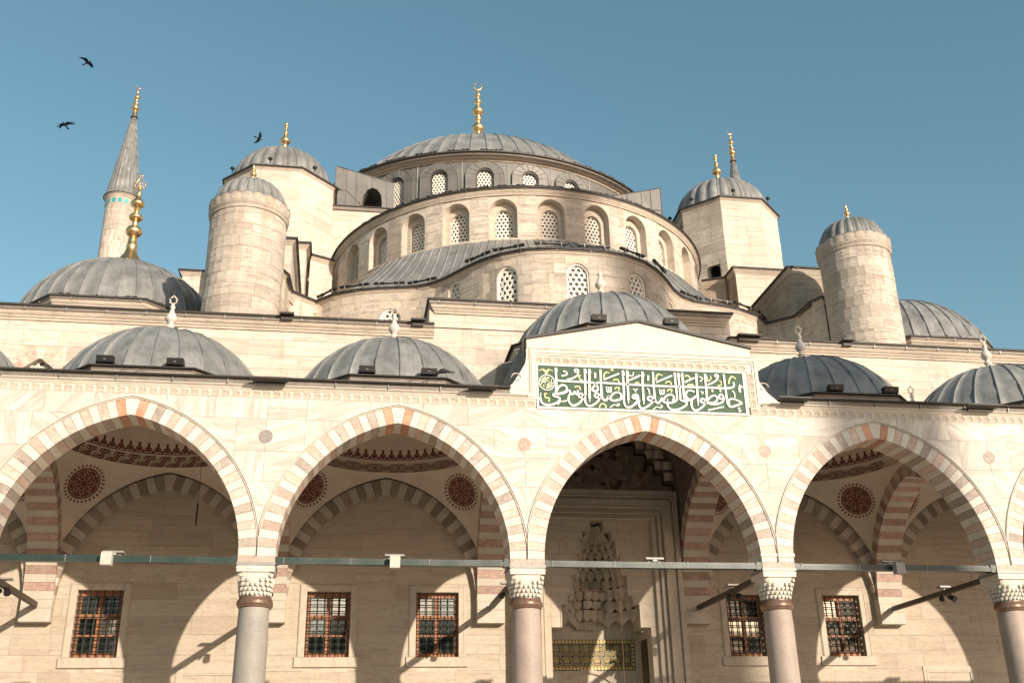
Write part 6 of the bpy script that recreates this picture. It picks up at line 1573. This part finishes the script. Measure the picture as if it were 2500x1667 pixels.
# ------------------------------------------------------------------ linear lamps along the cornices
random.seed(12); lamp_no = 0
def linlamp(p, d, z, grp, lab):
    d = Vector((d[0], d[1], 0)).normalized(); n = Vector((d.y, -d.x, 0)); c = Vector((p[0], p[1], z))
    t = thing('linear_lamp', lab, 'lamp', c, grp); L = .56
    def bar(s0, s1, h0, h1, nm, m_, w_=.05):
        mb = MB(); q = lambda s_, o_, h_: c+d*s_+n*o_+Vector((0, 0, h_))
        mb.add([q(s0, w_, h0), q(s1, w_, h0), q(s1, -w_, h0), q(s0, -w_, h0), q(s0, w_, h1), q(s1, w_, h1), q(s1, -w_, h1), q(s0, -w_, h1)], [(0, 3, 2, 1), (4, 5, 6, 7), (0, 1, 5, 4), (1, 2, 6, 5), (2, 3, 7, 6), (3, 0, 4, 7)]); mb.obj(nm, m_, t)
    bar(-L, -L*.32, .015, .085, 'lamp_bar', M['black']); bar(L*.32, L, .015, .085, 'lamp_bar', M['black'])
    bar(-L*.3, L*.3, .02, .06, 'lamp_bar', M['black'], .03); bar(-.13, .13, .06, .075, 'junction_plate', M['alu'], .04)
    bar(-L*.65, -L*.61, -.05, .09, 'clip', M['alu'], .053); bar(L*.61, L*.65, -.05, .09, 'clip', M['alu'], .053)
ORD = ['first', 'second', 'third', 'fourth', 'fifth', 'sixth', 'seventh', 'eighth', 'ninth', 'tenth', 'eleventh', 'twelfth', 'thirteenth', 'fourteenth', 'fifteenth', 'sixteenth', 'seventeenth']
def alab(where, i): return 'black strip lamp on the %s, %s counted from the left' % (where, ORD[i])
def alab_old(where, a, lo, hi):
    f = (a-lo)/(hi-lo); 
    return where+(', near its left end' if f < .2 else ', left of the middle' if f < .42 else ', about the middle' if f < .58 else ', right of the middle' if f < .8 else ', near its right end')
for i in range(17):
    a = -90+(-80+10*i); r_ = math.radians(a); linlamp((SC[0]+8.42*math.cos(r_), SC[1]+8.42*math.sin(r_)), (-math.sin(r_), math.cos(r_)), 23.18, 'lamps on the half dome cornice', alab('half dome cornice', i))
for i in range(14):
    a = -90+(-58+9*i); r_ = math.radians(a); linlamp((MC[0]+10.8*math.cos(r_), MC[1]+10.8*math.sin(r_)), (-math.sin(r_), math.cos(r_)), 31.52, 'lamps on the main dome cornice', alab('main dome cornice', i))
for i, dx in enumerate((-8.3, -7.3, -6.1, -4.9, -3.1, -2.2, -.9, .55, 1.9, 3.05, 5.0, 6.2, 7.3, 8.4)):
    u = pm_.at_x(AX+dx); p = Vector(pm_(u, 0, .2)); q = Vector(pm_(u+.1, 0, .2)); linlamp(p, (q-p), 18.26, 'lamps on the lower drum cornice', alab('wavy lower cornice', i))
for s in (-1, 1):
    for k, (a, f) in enumerate(((-112.5-22, .0), (-90, -.8), (-90, .7), (-45, -.4), (-45, .9))):
        r_ = math.radians(a if a != -134.5 else -135); rr2 = 3.86*math.cos(PI/8)+.1; d = (-math.sin(r_), math.cos(r_)); p = (AX+(-16.15 if s < 0 else 15.78)+rr2*math.cos(r_)+d[0]*f, 14.2+rr2*math.sin(r_)+d[1]*f)
        linlamp(p, d, 17.5, 'lamps on the corner domes', 'black strip lamp on the rim of the %s corner dome, %s' % ('left' if s < 0 else 'right', ['at its left facet', 'left on the front facet', 'right on the front facet', 'front of its right facet', 'rear of its right facet'][k]))
# ------------------------------------------------------------------ crows
def crow(c, yaw_, bank, span, label, wing=(.35, .1), sweep_=.12):
    t = thing('crow', label, 'bird', c, 'crows'); Rm_ = Matrix.Rotation(yaw_, 4, 'Z') @ Matrix.Rotation(bank, 4, 'Y'); c = Vector(c)
    T = lambda x, y, z: tuple(c+(Rm_ @ Vector((x, y, z))))
    k = span/.9; mb = MB()
    P = [(-.30, .0, .0, .004), (-.2, 0, 0, .03), (-.1, 0, -.005, .055), (0, 0, -.01, .065), (.1, 0, 0, .055), (.17, 0, .012, .035), (.21, 0, .015, .036), (.25, 0, .01, .026), (.28, 0, .004, .012), (.33, 0, -.004, .003)]
    V = []; m = 10
    for y, _, z, r_ in P:
        for i in range(m): V.append(T(r_*k*math.cos(2*PI*i/m), y*k, (z+r_*.85*math.sin(2*PI*i/m))*k))
    F = [(j*m+i, j*m+(i+1) % m, (j+1)*m+(i+1) % m, (j+1)*m+i) for j in range(len(P)-1) for i in range(m)]+[tuple(range(m)), tuple(range(len(V)-1, len(V)-1-m, -1))]
    mb.add(V, F); mb.obj('body', M['crow'], t, smooth=True)
    mb = MB(); mb.add([T(-.02*k, -.2*k, 0), T(.02*k, -.2*k, 0), T(.075*k, -.40*k, .0), (T(.03*k, -.43*k, 0)), T(-.03*k, -.43*k, 0), T(-.075*k, -.40*k, 0)], [(0, 1, 2, 3, 4, 5)]); mb.obj('tail', M['crow'], t)
    for s in (-1, 1):
        mb = MB(); up = wing[0] if s > 0 else wing[1]
        L = [(.03, .12, -.08, 0), (.14, .17, -.1, .3), (.24, .16, -.08, .5), (.33, .08, -.12, .55), (.45, -.06, -.16, .45)]
        V = []
        for x, yf, yb, h in L:
            V += [T(s*x*k, (yf-sweep_*x)*k, h*up*k*.5+.02*k), T(s*x*k, (yb-sweep_*x)*k, h*up*k*.5+.01*k)]
        F = [(2*i, 2*i+1, 2*i+3, 2*i+2) for i in range(len(L)-1)]
        mb.add(V, F)
        for q in range(4):    # spread finger feathers at the tip
            x0, y0 = .34+.03*q, .06-.05*q
            mb.add([T(s*x0*k, (y0)*k, .5*up*k*.5+.02*k), T(s*(x0+.01)*k, (y0-.035)*k, .5*up*k*.5+.02*k), T(s*(x0+.12)*k, (y0-.09-.02*q)*k, .45*up*k*.5+.02*k), T(s*(x0+.125)*k, (y0-.06-.02*q)*k, .45*up*k*.5+.02*k)], [(0, 1, 2, 3)])
        mb.obj('wing', M['crow'], t)
crow((-9.9, 15, 30.64), -2.2, .1, .66, 'uppermost crow with spread wings in the sky at the left', (.5, -.1))
crow((-10.38, 15, 27.4), 2.9, .22, .66, 'gliding crow low in the sky left of the minaret cone', (.35, .3), .35)
crow((-2.43, 15, 27.41), -1.0, -.5, .5, 'small crow flying above the left round turret', (.3, -.2))
crow((4.25, 60, 53.5), .3, .1, .5, 'tiny distant bird left of the main finial')
# perched crow
t = thing('crow', 'black crow perched head down on the rim of the second portico dome', 'bird', (4.27, .62, 11.2), 'crows')
mb = MB(); P = [(4.05, 11.27, .012), (4.10, 11.29, .035), (4.17, 11.345, .062), (4.25, 11.36, .066), (4.33, 11.35, .045), (4.43, 11.335, .022), (4.55, 11.325, .012)]
V = []; m = 10
for x, z, r_ in P:
    for i in range(m): V.append((x, .62+r_*.8*math.cos(2*PI*i/m), z+r_*math.sin(2*PI*i/m)))
mb.add(V, [(j*m+i, j*m+(i+1) % m, (j+1)*m+(i+1) % m, (j+1)*m+i) for j in range(len(P)-1) for i in range(m)]+[tuple(range(m)), tuple(range(len(V)-1, len(V)-1-m, -1))]); mb.obj('body', M['crow'], t, smooth=True)
mb = MB(); mb.tube([(4.13, .62, 11.33), (4.09, .62, 11.27), (4.05, .62, 11.235)], [.04, .042, .02], 8); mb.tube([(4.06, .62, 11.245), (4.03, .62, 11.2)], [.018, .003], 6); mb.obj('head', M['crow'], t, smooth=True)
for x in (4.2, 4.28):
    mb = MB(); mb.tube([(x, .62, 11.31), (x+.02, .62, 11.25), (x-.01, .62, 11.2)], .006, 5); mb.obj('leg', M['crow'], t)
